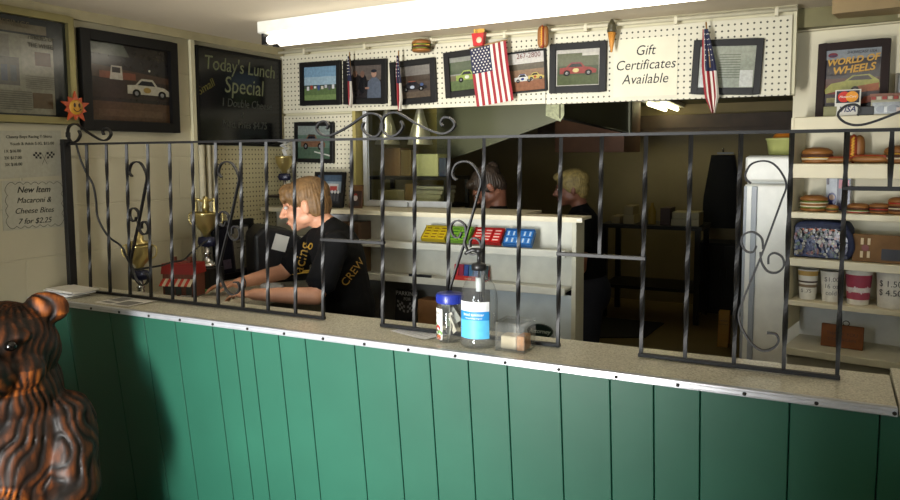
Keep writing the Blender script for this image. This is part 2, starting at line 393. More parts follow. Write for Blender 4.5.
MB().bb((CX0, .004, H-.02), (XE, .277, H)).build('worktop', M_lam, t, bev=.002)
M_edge = pm('aluminium_edge', (190, 193, 200), .3, .5, var=.06, scale=30)
mb = MB(); mb.bb((CX0+.005, -.006, H-.018), (XE, .003, H+.001)); mb.bb((CX0+.005, -.004, H-.001), (XE, .012, H+.0015))
for zz in (H-.015, H-.005): mb.bb((CX0+.005, -.0075, zz-.0015), (XE-.01, -.005, zz+.0015))
mb.build('metal_edging', M_edge, t, bev=.001, seg=1)
for k in range(19):
    q = -2.6+k*.152
    MB().lathe([(0, .0), (.0045, 0), (.0045, .003), (.0, .0045)], n=10).build('screw', pm('steel_screw', (40, 38, 36), .5, .6), t, loc=(q, -.006, H-.010)).rotation_euler = (pi/2, 0, 0)
t = tag(MB().bb((XE+.004, .008, H-.02), (CX1, .33, H+.006)).build('counter_flap', M_lam, bev=.003), 'separate tan laminate counter flap at the right end of the countertop', 'countertop')

# ------------------------------------------------------------------ security grille
GY = lambda z: .168+.0216*(z-1.05)
def gp(px, py):
    y = .175
    for _ in range(3): p = at(px, py, y=y); y = GY(p.z)
    return Vector((p.x, GY(p.z), p.z))
ZT, ZB = 1.655, H+.008
t = thing('security_grille', 'black wrought iron grille of twisted bars standing on the countertop', 'grille', (0, 0, 0))
IR = M_iron
MB().bb((XW+.002, GY(ZT)-.011, ZT-.004), (CX1, GY(ZT)+.011, ZT+.004)).build('top_rail', IR, t)
def rail(x0, x1, z, nm='bottom_rail'):
    MB().bb((x0-.007, GY(z)-.007, z-.005), (x1+.007, GY(z)+.007, z+.005)).build(nm, IR, t, bev=.001)
bx = [gp(p, 137).x for p in (86.3, 106, 126.3, 147.4, 169.4, 192, 215.5, 240.5, 266, 294, 322, 351.5, 382.5, 414.7, 449, 484, 520, 561, 601.8, 646, 691, 741, 792, 847, 892)]
bx += [bx[-1]+.118*k for k in range(1, 5)]
px0 = gp(70, 200).x
rail(px0, bx[10], ZB); rail(bx[12], bx[17], ZB); rail(bx[19], bx[23], ZB)
zr = [gp(350, 241).z, gp(600, 256).z, gp(870, 188.5).z]
rail(bx[10], bx[12], zr[0], 'hatch_rail'); rail(bx[17], bx[19], zr[1], 'hatch_rail'); rail(bx[23], bx[28], zr[2], 'hatch_rail')
def bar(x, z0, z1):
    n = 44; path = []; tw = []; L = z1-z0
    for i in range(n+1):
        z = z0+L*i/n; path.append((x, GY(z), z)); f = min(max((i/n-.1)/.8, 0), 1); tw.append(f*2*pi*1.1*L/.6)
    MB().tube(path, .0066, 4, square=True, smooth=False, twist=tw).build('bar', IR, t)
for i, x in enumerate(bx):
    bar(x, {11: zr[0], 18: zr[1]}.get(i, zr[2] if i > 23 else ZB)+.004, ZT-.003)
MB().bb((px0-.012, .152, H+.0005), (px0+.012, .184, ZT+.02)).build('post', IR, t, bev=.002)
# scroll work, drawn on the fourth panel and repeated along the grille
S_main = [(751, 183.4), (746.5, 179.5), (745.6, 173.5), (751, 164.5), (761.5, 161), (772, 163), (781, 172), (786.4, 185.5), (781, 202), (769, 235), (760, 259), (752.5, 277), (744, 298), (739, 312), (740, 323), (745, 334), (752, 344), (763, 350.5), (774, 347.5), (778.7, 340.5), (775.6, 334), (767, 332.7)]
S_l = [(763, 249), (761.5, 238), (752.5, 232), (743.5, 235), (741.5, 243), (746, 251), (753, 252), (756.4, 246)]
S_r = [(760.5, 252), (761.5, 262), (767.5, 271), (776.5, 272.6), (783.5, 266.6), (782.5, 257.6), (775, 253), (769, 256), (768.4, 264)]
ref = bx[21]
for idx in (2, 6, 14, 21):
    dx = bx[idx]-ref
    for P in (S_main, S_l, S_r):
        MB().ribbon(smooth_path([gp(*q)+Vector((dx, 0, 0)) for q in P], 6), .012, .0045).build('scroll', IR, t)
T_r = [(401, 121), (403, 127), (397, 134.5), (388.3, 136), (382.6, 128.5), (383.3, 118.6), (388, 114), (396, 112.5), (405, 116.5), (418, 124.5), (437.8, 133), (448.8, 132), (455, 125), (451, 118.6), (444.4, 117.5), (441, 122), (443, 126)]
cx = bx[12]
TR = [gp(*q) for q in T_r]
for c, sides in ((px0, (1,)), (cx, (1, -1)), (bx[23]+.236, (-1, 1))):
    for sgn in sides:
        MB().ribbon(smooth_path([Vector((c+sgn*(p.x-cx), p.y, p.z)) for p in TR], 6), .012, .0055).build('crest_scroll', IR, t)
    MB().bb((c-.006, GY(1.7)-.007, ZT+.028), (c+.006, GY(1.7)+.007, ZT+.048)).build('collar', IR, t)

# ------------------------------------------------------------------ things on the countertop
p = at(463, 341, z=H)
t = thing('sanitizer_bottle', 'large clear pump bottle of hand sanitizer with blue and white label', 'bottle', Vector((at(479, 330, y=.096).x, .096, H)), .25)
bs = Vector(t.location); k = (bs-CAM).dot(FWD)/F              # metres per pixel there
hb = 76*k; rb = 18.6*k
prof = [(0, .002), (rb*.9, 0), (rb, .008), (rb, .02), (rb*.97, .026), (rb, .032), (rb, hb*.62), (rb*.96, hb*.7), (rb*.8, hb*.82), (rb*.55, hb*.9), (rb*.36, hb*.945), (rb*.33, hb*.98), (rb*.33, hb)]
mb = MB().lathe(prof, n=36)
mb.build('bottle_body', M_clear, t)
mb = MB().lathe([(0, .004), (rb*.93, .004), (rb*.94, .03), (rb*.94, hb*.2), (0, hb*.2)], n=32)
mb.build('sanitizer_gel', thin_glass('clear_gel', (.95, .96, .96), 1.05, .1, .02), t)
def wrap(name, r, z0, z1, a0, a1, mats, fn, parent, n=30):
    m_ = MB()
    rows = fn                                            # list of (z fraction0, z fraction1, material)
    for f0, f1, mi in rows:
        A = [a0+(a1-a0)*i/n for i in range(n+1)]
        vs = [(r*cos(a), r*sin(a), z0+(z1-z0)*f) for f in (f0, f1) for a in A]
        m_.add(vs, [(i, i+1, n+2+i, n+1+i) for i in range(n)], mi, True)
    return m_.build(name, mats, parent)
lab = wrap('label', rb+.0008, hb*.14, hb*.62, -pi/2-1.0, -pi/2+.75, [flat((205, 208, 210)), flat((40, 128, 190)), flat((84, 172, 216))], [(.74, 1, 0), (.5, .74, 1), (0, .5, 2)], t)
def curved_text(body, size, z, mat, parent, r, a_c, name='lettering'):
    o = text(body, size, (0, 0, 0), mat, parent, name, ext=0)
    for v in o.data.vertices:
        a = a_c + v.co.x/r; hgt = v.co.y
        v.co = (r*cos(a), r*sin(a), z+hgt)
    o.rotation_euler = (0, 0, 0); return o
curved_text('hand sanitizer', .0115, hb*.14+hb*.48*.655, flat((235, 240, 245)), t, rb+.0018, -pi/2-.13)
curved_text('moisturizing original', .0065, hb*.14+hb*.48*.56, flat((225, 235, 245)), t, rb+.0018, -pi/2-.13)
mb = MB()
mb.lathe([(0, hb+.0), (rb*.40, hb), (rb*.40, hb+.016), (rb*.3, hb+.02), (.006, hb+.022), (.005, hb+.05), (.012, hb+.05), (.013, hb+.062), (0, hb+.063)], n=20)
mb.tube([(0, 0, hb+.057), (-.02, 0, hb+.058), (-.036, 0, hb+.05), (-.04, 0, hb+.044)], [.008, .006, .005, .004], 8)
mb.lathe([(0, hb*.12), (.003, hb*.12), (.003, hb), (0, hb)], n=8)
mb.build('pump_head', M_dark, t)
mb = MB().lathe([(0, hb*.72), (.009, hb*.72), (.01, hb*.9), (0, hb*.9)], n=12); mb.build('pump_tube', pm('milky_plastic', (190, 196, 196), .4), t)

t = thing('plastic_jar', 'clear plastic jar with dark blue screw lid and picture label', 'jar', Vector((at(450, 330, y=.114).x, .114, H)))
k = (Vector(t.location)-CAM).dot(FWD)/F; rj = 13.2*k; hj = 39*k
prof = [(0, .002), (rj*.92, 0), (rj, .006), (rj, hj*.9), (rj*.9, hj*.95), (rj*.86, hj)]
mb = MB().lathe(prof, n=32); mb.build('jar_body', M_clear, t)
mb = MB().lathe([(0, hj+.001), (rj*1.0, hj-.002), (rj*1.02, hj), (rj*1.02, hj+.022), (rj*.96, hj+.026), (0, hj+.026)], n=40)
for q in range(40): mb.box((rj*1.02*cos(q*pi/20), rj*1.02*sin(q*pi/20), hj+.011), (.0018, .0018, .018), rz=q*pi/20)
mb.build('lid', pm('blue_plastic', (32, 48, 140), .35), t)
lab = wrap('label', rj+.0008, hj*.06, hj*.86, -pi/2-1.15, -pi/2-.12, [flat((214, 214, 208))], [(0, 1, 0)], t)
for (a_, z_, s_, c_) in ((-.95, .42, .011, (60, 110, 60)), (-.6, .36, .012, (160, 40, 40)), (-.8, .25, .012, (40, 60, 50)), (-.4, .24, .011, (110, 150, 90)), (-.95, .17, .009, (70, 60, 50)), (-.5, .13, .01, (180, 90, 60))):
    vs = [((rj+.0016)*cos(-pi/2+a_+u_/rj), (rj+.0016)*sin(-pi/2+a_+u_/rj), hj*z_+v_) for u_, v_ in ellp(0, 0, s_, s_*.8, 12)]
    MB().add(vs, [tuple(range(12))]).build('printed_fruit', flat(c_), t)
curved_text('WRAPS', .009, hj*.74, flat((90, 90, 90)), t, rj+.0016, -pi/2-.62)
curved_text('4', .015, hj*.6, flat((60, 60, 60)), t, rj+.0016, -pi/2-.9)
for i in range(9):                                   # folded notes and straws of paper inside
    a = random.random()*6; q = rj*.5*random.random()
    tag(MB().box((0, 0, 0), (.026, .0016, .05), rz=a, rx=random.uniform(-.9, .9), ry=random.uniform(-.6, .6)).build('paper_slip', flat(random.choice([(170, 172, 160), (120, 132, 112), (90, 96, 84), (180, 176, 160)])), loc=Vector(t.location)+Vector((q*cos(a), q*sin(a), .024+i*.0085))), 'folded paper slip inside the blue-lidded plastic jar', 'paper', 'paper slips in the jar')

t = thing('toothpick_box', 'clear plastic box of tan napkins and toothpicks beside the sanitizer bottle', 'box', Vector((at(515.5, 338, y=.1).x, .1, H)), 0)
k = (Vector(t.location)-CAM).dot(FWD)/F; wb = 31*k; hb2 = 27*k; th = .0022
mb = MB(); mb.bb((-wb/2, -wb/2, 0), (wb/2, wb/2, th)); mb.bb((-wb/2, -wb/2, th), (wb/2, -wb/2+th, hb2)); mb.bb((-wb/2, wb/2-th, th), (wb/2, wb/2, hb2))
mb.bb((-wb/2, -wb/2+th, th), (-wb/2+th, wb/2-th, hb2)); mb.bb((wb/2-th, -wb/2+th, th), (wb/2, wb/2-th, hb2)); mb.build('box_walls', M_clear, t)
MB().bb((-wb/2-.002, -wb/2-.002, hb2+.0005), (wb/2+.002, wb/2+.002, hb2+.008)).build('lid', M_clear, t, bev=.002)
tag(MB().bb((-wb*.42, -wb*.25, 0), (wb*.12, wb*.3, hb2*.5)).build('napkin_pack', pm('cream_tissue', (196, 180, 150), .8), bev=.004, loc=Vector(t.location)+Vector((0, 0, th+.001))), 'pack of cream napkins inside the clear plastic box', 'napkins')
o = MB().bb((wb*.15, -wb*.3, 0), (wb*.42, wb*.3, hb2*.55)).build('toothpick_bundle', pm('toothpick_wood', (176, 120, 66), .7, var=.25, scale=120), bev=.003, loc=Vector(t.location)+Vector((0, 0, th+.001)))
tag(o, 'bundle of brown wooden toothpicks inside the clear plastic box', 'toothpicks')

def sheet(name, label, px, w_, d_, rz, lines=0, rgb=(222, 224, 228), dz=.0008, group=None, blocks=()):
    c = at(*px, z=H); t_ = thing(name, label, 'paper', (c.x, c.y, H+dz), rz, group)
    n = 8; mb_ = MB(); vs = []
    for j in range(n+1):
        for i in range(n+1):
            u_, v_ = i/n, j/n; vs.append(((u_-.5)*w_, (v_-.5)*d_, .004*max(0, u_-.7)**1.3*3+.0005))
    mb_.add(vs, [(j*(n+1)+i, j*(n+1)+i+1, (j+1)*(n+1)+i+1, (j+1)*(n+1)+i) for j in range(n) for i in range(n)], 0, True)
    mb_.build('sheet', flat(rgb), t_)
    mb_ = MB(); fl = lambda x0, y0, x1, y1: mb_.add([(a, b, .0012+.004*max(0, a/w_+.5-.7)**1.3*3) for a, b in ((x0, y0), (x1, y0), (x1, y1), (x0, y1))], [(0, 1, 2, 3)], 0)
    for k_ in range(lines): yy = d_*.42-k_*d_*.84/max(lines, 1); fl(-w_*.44, yy-.002, w_*(.1+.3*random.random()), yy)
    for (a, b, c_, d2) in blocks: fl(a*w_, b*d_, c_*w_, d2*d_)
    if lines or blocks: mb_.build('print', flat((110, 114, 126) if not blocks else (128, 128, 126)), t_)
    return t_
sheet('flyer', 'white printed flyer lying on the countertop beside the blue-lidded jar', (420, 333), .17, .105, -.35, 9)
sheet('newspaper', 'folded newspaper sheet lying across the counter edge below the first scroll', (126, 302), .2, .13, -.05, 0, (236, 234, 228), blocks=((-.45, -.1, -.1, .38), (.0, -.42, .42, .1), (-.4, -.4, -.1, -.2)))
for i in range(7):
    c = at(64+i*1.2+random.uniform(-4, 4), 295.5, z=H)
    o = MB().box((0, 0, .0015), (.19, .11, .003)).build('menu_leaflet', flat([(230, 228, 222), (190, 194, 202), (236, 234, 230)][i % 3]), loc=(c.x, .078+.004*i, H+.0005+i*.0042)); o.rotation_euler.z = random.uniform(-.35, .2)
    tag(o, 'white menu leaflet in the small stack by the grille post', 'leaflet', 'menu leaflets stacked at the left end of the counter')
#@@FIXTURE
# ------------------------------------------------------------------ ceiling light
c0 = at(257, 21.7, z=CEIL); c1 = at(417, 0, z=CEIL); ang = atan2(c1.y-c0.y, c1.x-c0.x)
t = thing('fluorescent_light', 'long white ceiling fluorescent fixture with two bare glowing tubes', 'ceiling light', (c0.x, c0.y, CEIL), ang)
LL = 2.44
mb = MB(); mb.prism([(0, 0), (LL, 0), (LL, -.05), (0, -.05)], 0, .13); mb.build('housing', M_white, t, bev=.003)
mb = MB(); mb.add([(0, .0, -.05), (LL, .0, -.05), (LL, .03, -.056), (0, .03, -.056), (LL, .1, -.056), (0, .1, -.056), (LL, .13, -.05), (0, .13, -.05)], [(0, 1, 2, 3), (3, 2, 4, 5), (5, 4, 6, 7)], 0)
mb.build('reflector', M_white, t)
M_tube = pm('glowing_tube', (255, 250, 235), .3, var=0, emit=6.5, emc=(255, 246, 226))
for yy in (.03, .1):
    MB().tube([(.045, yy, -.082), (LL-.045, yy, -.082)], .019, 14).build('tube', M_tube, t)
    for xx in (.03, LL-.03):
        mb = MB(); mb.tube([(xx-.016, yy, -.082), (xx+.016, yy, -.082)], .017, 12); mb.box((xx-.012, yy, -.075), (.012, .034, .055)); mb.build('lampholder', M_dark, t)
c0 = at(655, 97, z=KZ); c1 = at(686, 110, z=KZ)
t = thing('kitchen_light', 'small pale green fluorescent fixture on the dark kitchen ceiling', 'ceiling light', (c0.x, c0.y, KZ), atan2(c1.y-c0.y, c1.x-c0.x))
L2 = min((c1-c0).length, KY-c0.y-.1)
MB().bb((0, -.13, -.04), (L2, .13, 0)).build('housing', M_white, t, bev=.004)
for yy in (-.06, .06): MB().tube([(.03, yy, -.06), (L2-.03, yy, -.06)], .019, 12).build('tube', pm('dim_tube', (230, 236, 190), .3, var=0, emit=8, emc=(240, 232, 180)), t)
# ------------------------------------------------------------------ pictures and boards on the walls
def wallpic(name, label, cat, px, plane, shapes, off=.012, group=None, **kw):
    if plane == 'L': P = [LW(*q) for q in px]; h_ = lambda p: p.y; rz = pi/2
    else: P = [BW(*q) for q in px]; h_ = lambda p: p.x; rz = 0
    TL, TRr, BR, BL = P; wd = (h_(TRr)-h_(TL)+h_(BR)-h_(BL))/2; ht = (TL.z-BL.z+TRr.z-BR.z)/2
    cx_ = sum(h_(p) for p in P)/4; cz_ = sum(p.z for p in P)/4
    tl = -atan2((TRr.z-TL.z)+(BR.z-BL.z), h_(TRr)-h_(TL)+h_(BR)-h_(BL))
    c = (XW+off, cx_, cz_) if plane == 'L' else (cx_, YP-off, cz_)
    return framed(name, label, cat, c, wd, ht, rz, shapes, tilt=tl, **kw)
full = lambda c: (c, rect(0, 0, 1, 1))
G = 'framed photographs hung along the white pegboard'
wallpic('framed_photo', 'black framed photo of a green lawn with parked race cars under blue sky', 'picture', [(300.5, 63.2), (342.5, 60.5), (342.5, 104.5), (303, 106)], 'B',
        [full((112, 160, 196)), ((150, 186, 208), rect(0, .42, 1, .7)), ((96, 124, 66), rect(0, 0, 1, .38)), ((120, 150, 80), rect(0, 0, 1, .16)), ((70, 86, 74), rect(0, .36, 1, .46))]
        + [((c), rect(.08+.11*i, .3+.03*(i % 3), .15+.11*i, .42+.03*(i % 2))) for i, c in enumerate([(220, 220, 220), (180, 60, 50), (230, 230, 226), (60, 80, 150), (220, 210, 190), (200, 200, 205), (90, 90, 100), (220, 220, 225)])], group=G, fw=.027)
wallpic('framed_photo', 'black framed dark photo of two men in caps standing together', 'picture', [(344.8, 61), (388.3, 59), (388.3, 103.3), (345.5, 105)], 'B',
        [full((52, 42, 38)), ((96, 84, 78), rect(0, .55, 1, 1)), ((40, 34, 36), rect(0, 0, .62, .55)), ((34, 28, 28), ellp(.2, .5, .16, .3)), ((120, 82, 62), ellp(.2, .76, .07, .1)), ((26, 26, 30), ellp(.42, .46, .14, .3)), ((120, 84, 66), ellp(.42, .74, .065, .1)),
         ((84, 96, 116), [(.56, 0), (.98, 0), (.95, .5), (.84, .62), (.7, .62), (.58, .5)]), ((176, 128, 104), ellp(.76, .74, .075, .11)), ((30, 34, 48), ellp(.76, .82, .085, .05)), ((170, 120, 96), rect(.5, .28, .62, .34))], group=G, fw=.03)
wallpic('framed_photo', 'black framed dark photo of a dark race car on a dirt track', 'picture', [(391.5, 62.5), (437.2, 57.8), (437.5, 101.5), (393, 106.5)], 'B',
        [full((78, 66, 58)), ((112, 106, 98), rect(0, .68, 1, 1)), ((70, 54, 42), rect(0, .5, 1, .7)), ((100, 82, 66), rect(0, 0, 1, .2))] + race_car(.5, .26, .72, (44, 40, 44), roof=(150, 70, 50), num=(170, 180, 200)) + [((60, 84, 140), ellp(.74, .4, .05, .05))], group=G, fw=.03)
wallpic('framed_photo', 'black framed photo of a yellow-green race car half hidden by the big flag', 'picture', [(444.5, 53.5), (488.5, 47.2), (490.5, 93.5), (447.5, 98.5)], 'B',
        [full((138, 140, 128)), ((70, 88, 54), rect(0, .5, 1, .86)), ((96, 118, 66), rect(0, 0, 1, .42)), ((116, 104, 74), rect(0, .3, 1, .46))] + race_car(.55, .3, .75, (150, 176, 60), num=(220, 220, 200)), group=G, fw=.03)
t = wallpic('framed_poster', 'thin black framed race car poster with a phone number, right of the flag', 'picture', [(506, 53.3), (547.3, 49.2), (547.6, 90), (508.5, 95)], 'B',
        [full((150, 110, 78)), ((206, 200, 190), rect(0, .72, 1, 1)), ((96, 84, 66), rect(0, .56, 1, .72)), ((160, 96, 60), rect(0, 0, 1, .26))] + race_car(.42, .26, .5, (210, 210, 205), num=(40, 60, 150), roof=(60, 70, 140)) + race_car(.76, .3, .42, (220, 190, 80), num=(200, 60, 40)), group=G, fw=.008)
text('267-2800', .034, (.015, .0, .075), pm('dark_red_ink', (90, 26, 26), .6, var=0), t, sx=.95); text('AUTO SUPPLY CO', .018, (.015, .0, .1), M_ink, t)
for ch in list(t.children)[-2:]: ch.location.y = .0
wallpic('framed_photo', 'black framed photo of a red race car on grass, left of the gift sign', 'picture', [(550.4, 44.5), (606.5, 41.5), (608, 91), (551, 94)], 'B',
        [full((196, 190, 176)), ((66, 82, 50), rect(.03, .03, .97, .9)), ((92, 98, 66), rect(.03, .55, .97, .9)), ((84, 96, 52), rect(.03, .03, .97, .3)), ((206, 200, 186), rect(.6, .82, .97, .9))] + race_car(.5, .34, .82, (168, 46, 40), num=(220, 200, 120), roof=(140, 40, 60)), group=G, fw=.03)
wallpic('framed_certificate', 'black framed pale certificate with painted-in window reflections at the right end of the pegboard', 'picture', [(693.5, 40.8), (763, 39), (762, 94.5), (692.2, 94.2)], 'B',
        [full((148, 156, 132)), ((178, 182, 168), rect(0, 0, .26, 1)), ((206, 208, 198), rect(.74, .02, .97, .42)), ((206, 208, 204), rect(.03, .02, .17, .5))] + [((110, 116, 92), rect(.36, .24+.06*i, .74, .262+.06*i)) for i in range(10)], group=G, fw=.027)  # pale side patches paint window reflections into the print
wallpic('framed_photo', 'black framed photo of a brown antique car on green grass, low on the pegboard', 'picture', [(295, 122.8), (334.7, 122), (335, 163.4), (297, 161.4)], 'B',
        [full((92, 122, 104)), ((132, 146, 140), rect(0, .72, 1, 1)), ((70, 104, 80), rect(0, 0, 1, .34)), ((196, 200, 190), [(.5, .2), (1, .08), (1, .12), (.5, .24)])] + race_car(.46, .36, .72, (128, 84, 56), roof=(60, 44, 34), asp=1.4), off=.009, group=G, fw=.02)
# gift certificates panel
P = [BW(*q) for q in ((613.5, 40), (677.5, 36), (676.5, 94.5), (615, 97))]
wd = P[1].x-P[0].x; ht = P[0].z-P[3].z; c = sum(P, Vector())/4
t = thing('sign_board', 'plain cream board reading Gift Certificates Available in black script', 'sign', (c.x, YP-.003, c.z))
MB().bb((-wd/2, 0, -ht/2), (wd/2, .0025, ht/2)).build('panel', pm('cream_board', (206, 200, 176), .5, var=.03), t)
for i, s in enumerate(('Gift', 'Certificates', 'Available')):
    text(s, .062, (.0, -.001, .072-i*.063), M_ink, t, shear=.22, sx=.92)
# chalkboard
t = wallpic('chalkboard', 'black chalkboard of the lunch special on the left wall', 'chalkboard', [(194, 45.4), (279.4, 60), (280, 147), (195.8, 144)], 'L', [full((16, 17, 17))], fw=.012, dep=.014, off=.01)
ch = pm('chalk', (112, 116, 84), .9, var=.25, scale=90); ch2 = pm('dim_chalk', (64, 66, 58), .9, var=.3, scale=90)
for s, z_, sz, m_, x_ in (("Today's Lunch", .165, .1, ch, .0), ('Special', .065, .12, ch, .02), ('1 Double Cheese', -.025, .06, ch2, .04), ('&', -.085, .05, ch2, .0), ('Med. Fries $4.75', -.135, .055, ch2, .02)):
    text(s, sz, (x_, -.0035, z_), m_, t, 'chalk_lettering', shear=.12, sx=.92)
text('Small', .06, (-.255, -.0035, .045), pm('yellow_chalk', (100, 94, 40), .9), t, 'chalk_lettering', rot=(pi/2, -.5, 0))
# big race picture and newspaper frame on the left wall
t = wallpic('framed_photo', 'large black framed photo of a white race car and tow truck on the left wall', 'picture', [(75.4, 27.3), (174, 44.2), (174.7, 133), (79.5, 130)], 'L',
        [full((44, 38, 34)), ((92, 98, 82), [(0, .86), (.5, .84), (.42, 1), (0, 1)]), ((40, 38, 40), rect(0, .66, 1, .85)), ((84, 58, 40), [(0, .56), (1, .5), (1, .62), (0, .72)]), ((58, 46, 36), rect(0, .3, 1, .54)), ((92, 62, 36), rect(0, 0, 1, .25)), ((104, 72, 42), rect(.1, .06, .9, .15)),
         ((150, 74, 44), rect(.12, .55, .56, .64)), ((200, 190, 170), [(.24, .54), (.4, .54), (.39, .72), (.26, .72)]), ((48, 46, 44), rect(.27, .63, .37, .7)), ((240, 236, 210), ellp(.74, .7, .013, .016))]
        + race_car(.73, .37, .56, (196, 188, 160), num=(180, 140, 50)), fw=.045, dep=.03, off=.017)
b = pm('brass_frame', (128, 120, 78), .4, .5)
zt, zb = LW(70, 18.2).z, LW(72.8, 124.8).z; y1 = LW(71.5, 70).y; wn = .66
news = [full((38, 46, 46)), ((124, 112, 80), rect(.04, .84, .86, .93)), ((142, 138, 112), rect(.03, .02, .9, .82)), ((120, 116, 98), rect(.2, .5, .6, .8)), ((152, 148, 124), rect(.68, .42, .9, .78)), ((98, 62, 44), rect(.77, .52, .88, .66)),
        ((88, 84, 74), rect(.4, .3, .66, .58)), ((110, 70, 54), rect(.46, .36, .5, .52)), ((60, 70, 94), rect(.54, .34, .58, .5)), ((72, 82, 88), rect(.6, .34, .64, .5)), ((96, 74, 50), rect(.2, .3, .38, .5)), ((96, 70, 36), rect(.74, .08, .88, .24)), ((58, 52, 44), rect(.4, .05, .5, .26))]
news += [((104, 100, 84), rect(x0, .06+.022*i, x0+.11, .068+.022*i)) for x0 in (.52, .62) for i in range(9)] + [((104, 100, 84), rect(.69, .28+.02*i, .89, .286+.02*i)) for i in range(10) if i < 7]
t = framed('framed_newspaper', 'brass framed newspaper page with photos at the top left', 'picture', (XW+.016, y1-wn/2, (zt+zb)/2), wn, zt-zb, pi/2, news, fw=.028, fmat=b, dep=.028)
text('HEROES OF', .024, (wn*.29, .0, .115), flat((60, 58, 48)), t, sx=.9); text('THE WHEEL', .024, (wn*.29, .0, .085), flat((60, 58, 48)), t, sx=.9)
text('NEWS CLIPPINGS', .034, (wn*.02, .0, .158), flat((84, 74, 50)), t)
# paper notices under it
def notice(name, label, px, rgb):
    P = [LW(*q) for q in px]; wd = P[1].y-P[0].y; ht = (P[0].z-P[3].z+P[1].z-P[2].z)/2; c = sum(P, Vector())/4
    t_ = thing(name, label, 'notice', (XW+.0025, c.y, c.z), pi/2, None, 0, -atan2(P[1].z-P[0].z, wd)*.6)
    MB().bb((-wd/2, -.0005, -ht/2), (wd/2, .0005, ht/2)).build('sheet', flat(rgb), t_); return t_, wd, ht
t, wd, ht = notice('price_notice', 'white notice of racing shirt prices with crossed checkered flags', [(-3, 131.5), (63, 130), (59.5, 177), (-3, 177.5)], (166, 164, 148))
ik = pm('faded_ink', (54, 54, 50), .7, var=0)
text('Cheesy Boys Racing T-Shirts', .0165, (0, -.0012, ht*.37), ik, t); text('Youth & Adult S-XL $15.00', .0165, (.01, -.0012, ht*.22), ik, t)
for i, s in enumerate(('1X $16.00', '2X $17.00', '3X $18.00')): text(s, .0165, (-wd*.27, -.0012, ht*(.07-.14*i)), ik, t)
for sgn in (-1, 1):
    mb = MB(); o_ = Vector((wd*.2, 0, -ht*.1)); a = radians(28)*sgn
    tp = lambda u, v: (o_.x+sgn*u+v*.0, o_.z+v+abs(u)*.12)
    for i in range(4):
        for j in range(3):
            if (i+j) % 2 == 0: mb.plate([tp(.012+i*.0085, j*.0085-.004), tp(.012+(i+1)*.0085, j*.0085-.004), tp(.012+(i+1)*.0085, (j+1)*.0085-.004), tp(.012+i*.0085, (j+1)*.0085-.004)], -.0012)
    mb.plate([tp(.012, .022), tp(.0135, .022), tp(-.010, -.026), tp(-.0115, -.026)], -.0012)
    mb.build('checkered_flag_print', M_ink, t)
t, wd, ht = notice('menu_notice', 'white notice with scalloped border advertising macaroni and cheese bites', [(1, 180.5), (65, 180.5), (65, 226.5), (4, 231)], (170, 168, 152))
for i, s in enumerate(('New Item', 'Macaroni &', 'Cheese Bites', '7 for $2.25')): text(s, .031 if i else .034, (-.005, -.0012, ht*(.31-.215*i)), ik, t, 'handwriting', shear=.3, bold=.0004 if not i else 0)
pts = []
for x0, z0, x1, z1, n in ((-.42, -.42, .42, -.42, 7), (.42, -.42, .42, .42, 4), (.42, .42, -.42, .42, 7), (-.42, .42, -.42, -.42, 4)):
    for i in range(n):
        for k_ in range(6):
            f = (i+k_/6)/n; bul = .05*sin(pi*k_/6); ex, ez = (x1-x0), (z1-z0); l_ = sqrt(ex*ex+ez*ez)
            pts.append(((x0+ex*f+ez/l_*bul*.7)*wd, -.0012, (z0+ez*f-ex/l_*bul)*ht))
pts.append(pts[0]); MB().ribbon(pts, .0002, .0016).build('scalloped_border', ik, t)
# sun ornament
c = LW(69, 108); t = thing('sun_ornament', 'small orange and yellow smiling sun ornament on the brass frame corner', 'ornament', (XW+.056, c.y-.012, c.z), pi/2)
R_ = .038; mb = MB()
pts = []
for i in range(20): a = 2*pi*i/20+pi/2; r_ = R_*(1.75 if i % 2 == 0 and i % 4 == 0 else 1.35 if i % 2 == 0 else .95); pts.append((r_*cos(a), r_*sin(a)))
mb.prism(pts, -.004, .004); mb.build('rays', pm('orange_enamel', (176, 70, 28), .4), t)
mb = MB().lathe([(0, .006), (R_*.6, .005), (R_*.8, .001), (R_*.8, -.003), (0, -.003)], n=28); o = mb.build('face', pm('yellow_enamel', (190, 140, 44), .4), t); o.rotation_euler = (pi/2, 0, 0); o.location.y = -.005
mb = MB()
for sgn in (-1, 1): mb.prism(ellp(sgn*.011, .008, .0045, .009), -.0125, -.0105)
mb.ribbon([(R_*.45*cos(a), -.0115, R_*.45*sin(a)) for a in [pi+.35+(pi-.7)*i/12 for i in range(13)]], .002, .003); mb.build('smile', pm('brown_print', (50, 24, 14), .5, var=0), t)
MB().tube([(.0, .0045, .0), (0, .033, 0)], .003, 8).build('peg', M_gold, t)
# cord from the frame down to the trophies
cp = [(76, 143), (80, 158), (86, 172), (93, 185), (96, 200), (98, 218), (108, 236), (121, 246), (127, 258), (134, 269), (146, 268), (162, 265.5)]
MBc = MB().tube(smooth_path([at(px, py, y=.215+.014*i) for i, (px, py) in enumerate(cp)], 5), .0045, 8)
tag(MBc.build('electrical_cord', pm('black_cord', (20, 20, 20), .5)), 'black electrical cord drooping behind the left panel of the grille', 'cord')
cp = [(161, 266), (172, 262), (183, 260), (192, 252), (200, 246), (208, 240)]
MBc = MB().tube(smooth_path([at(px, py, y=.36+.05*i) for i, (px, py) in enumerate(cp)], 5), .004, 8)
tag(MBc.build('electrical_cord', pm('black_cord', (20, 20, 20), .5)), 'black cord running up past the red-roofed model diner to the tall trophy', 'cord')

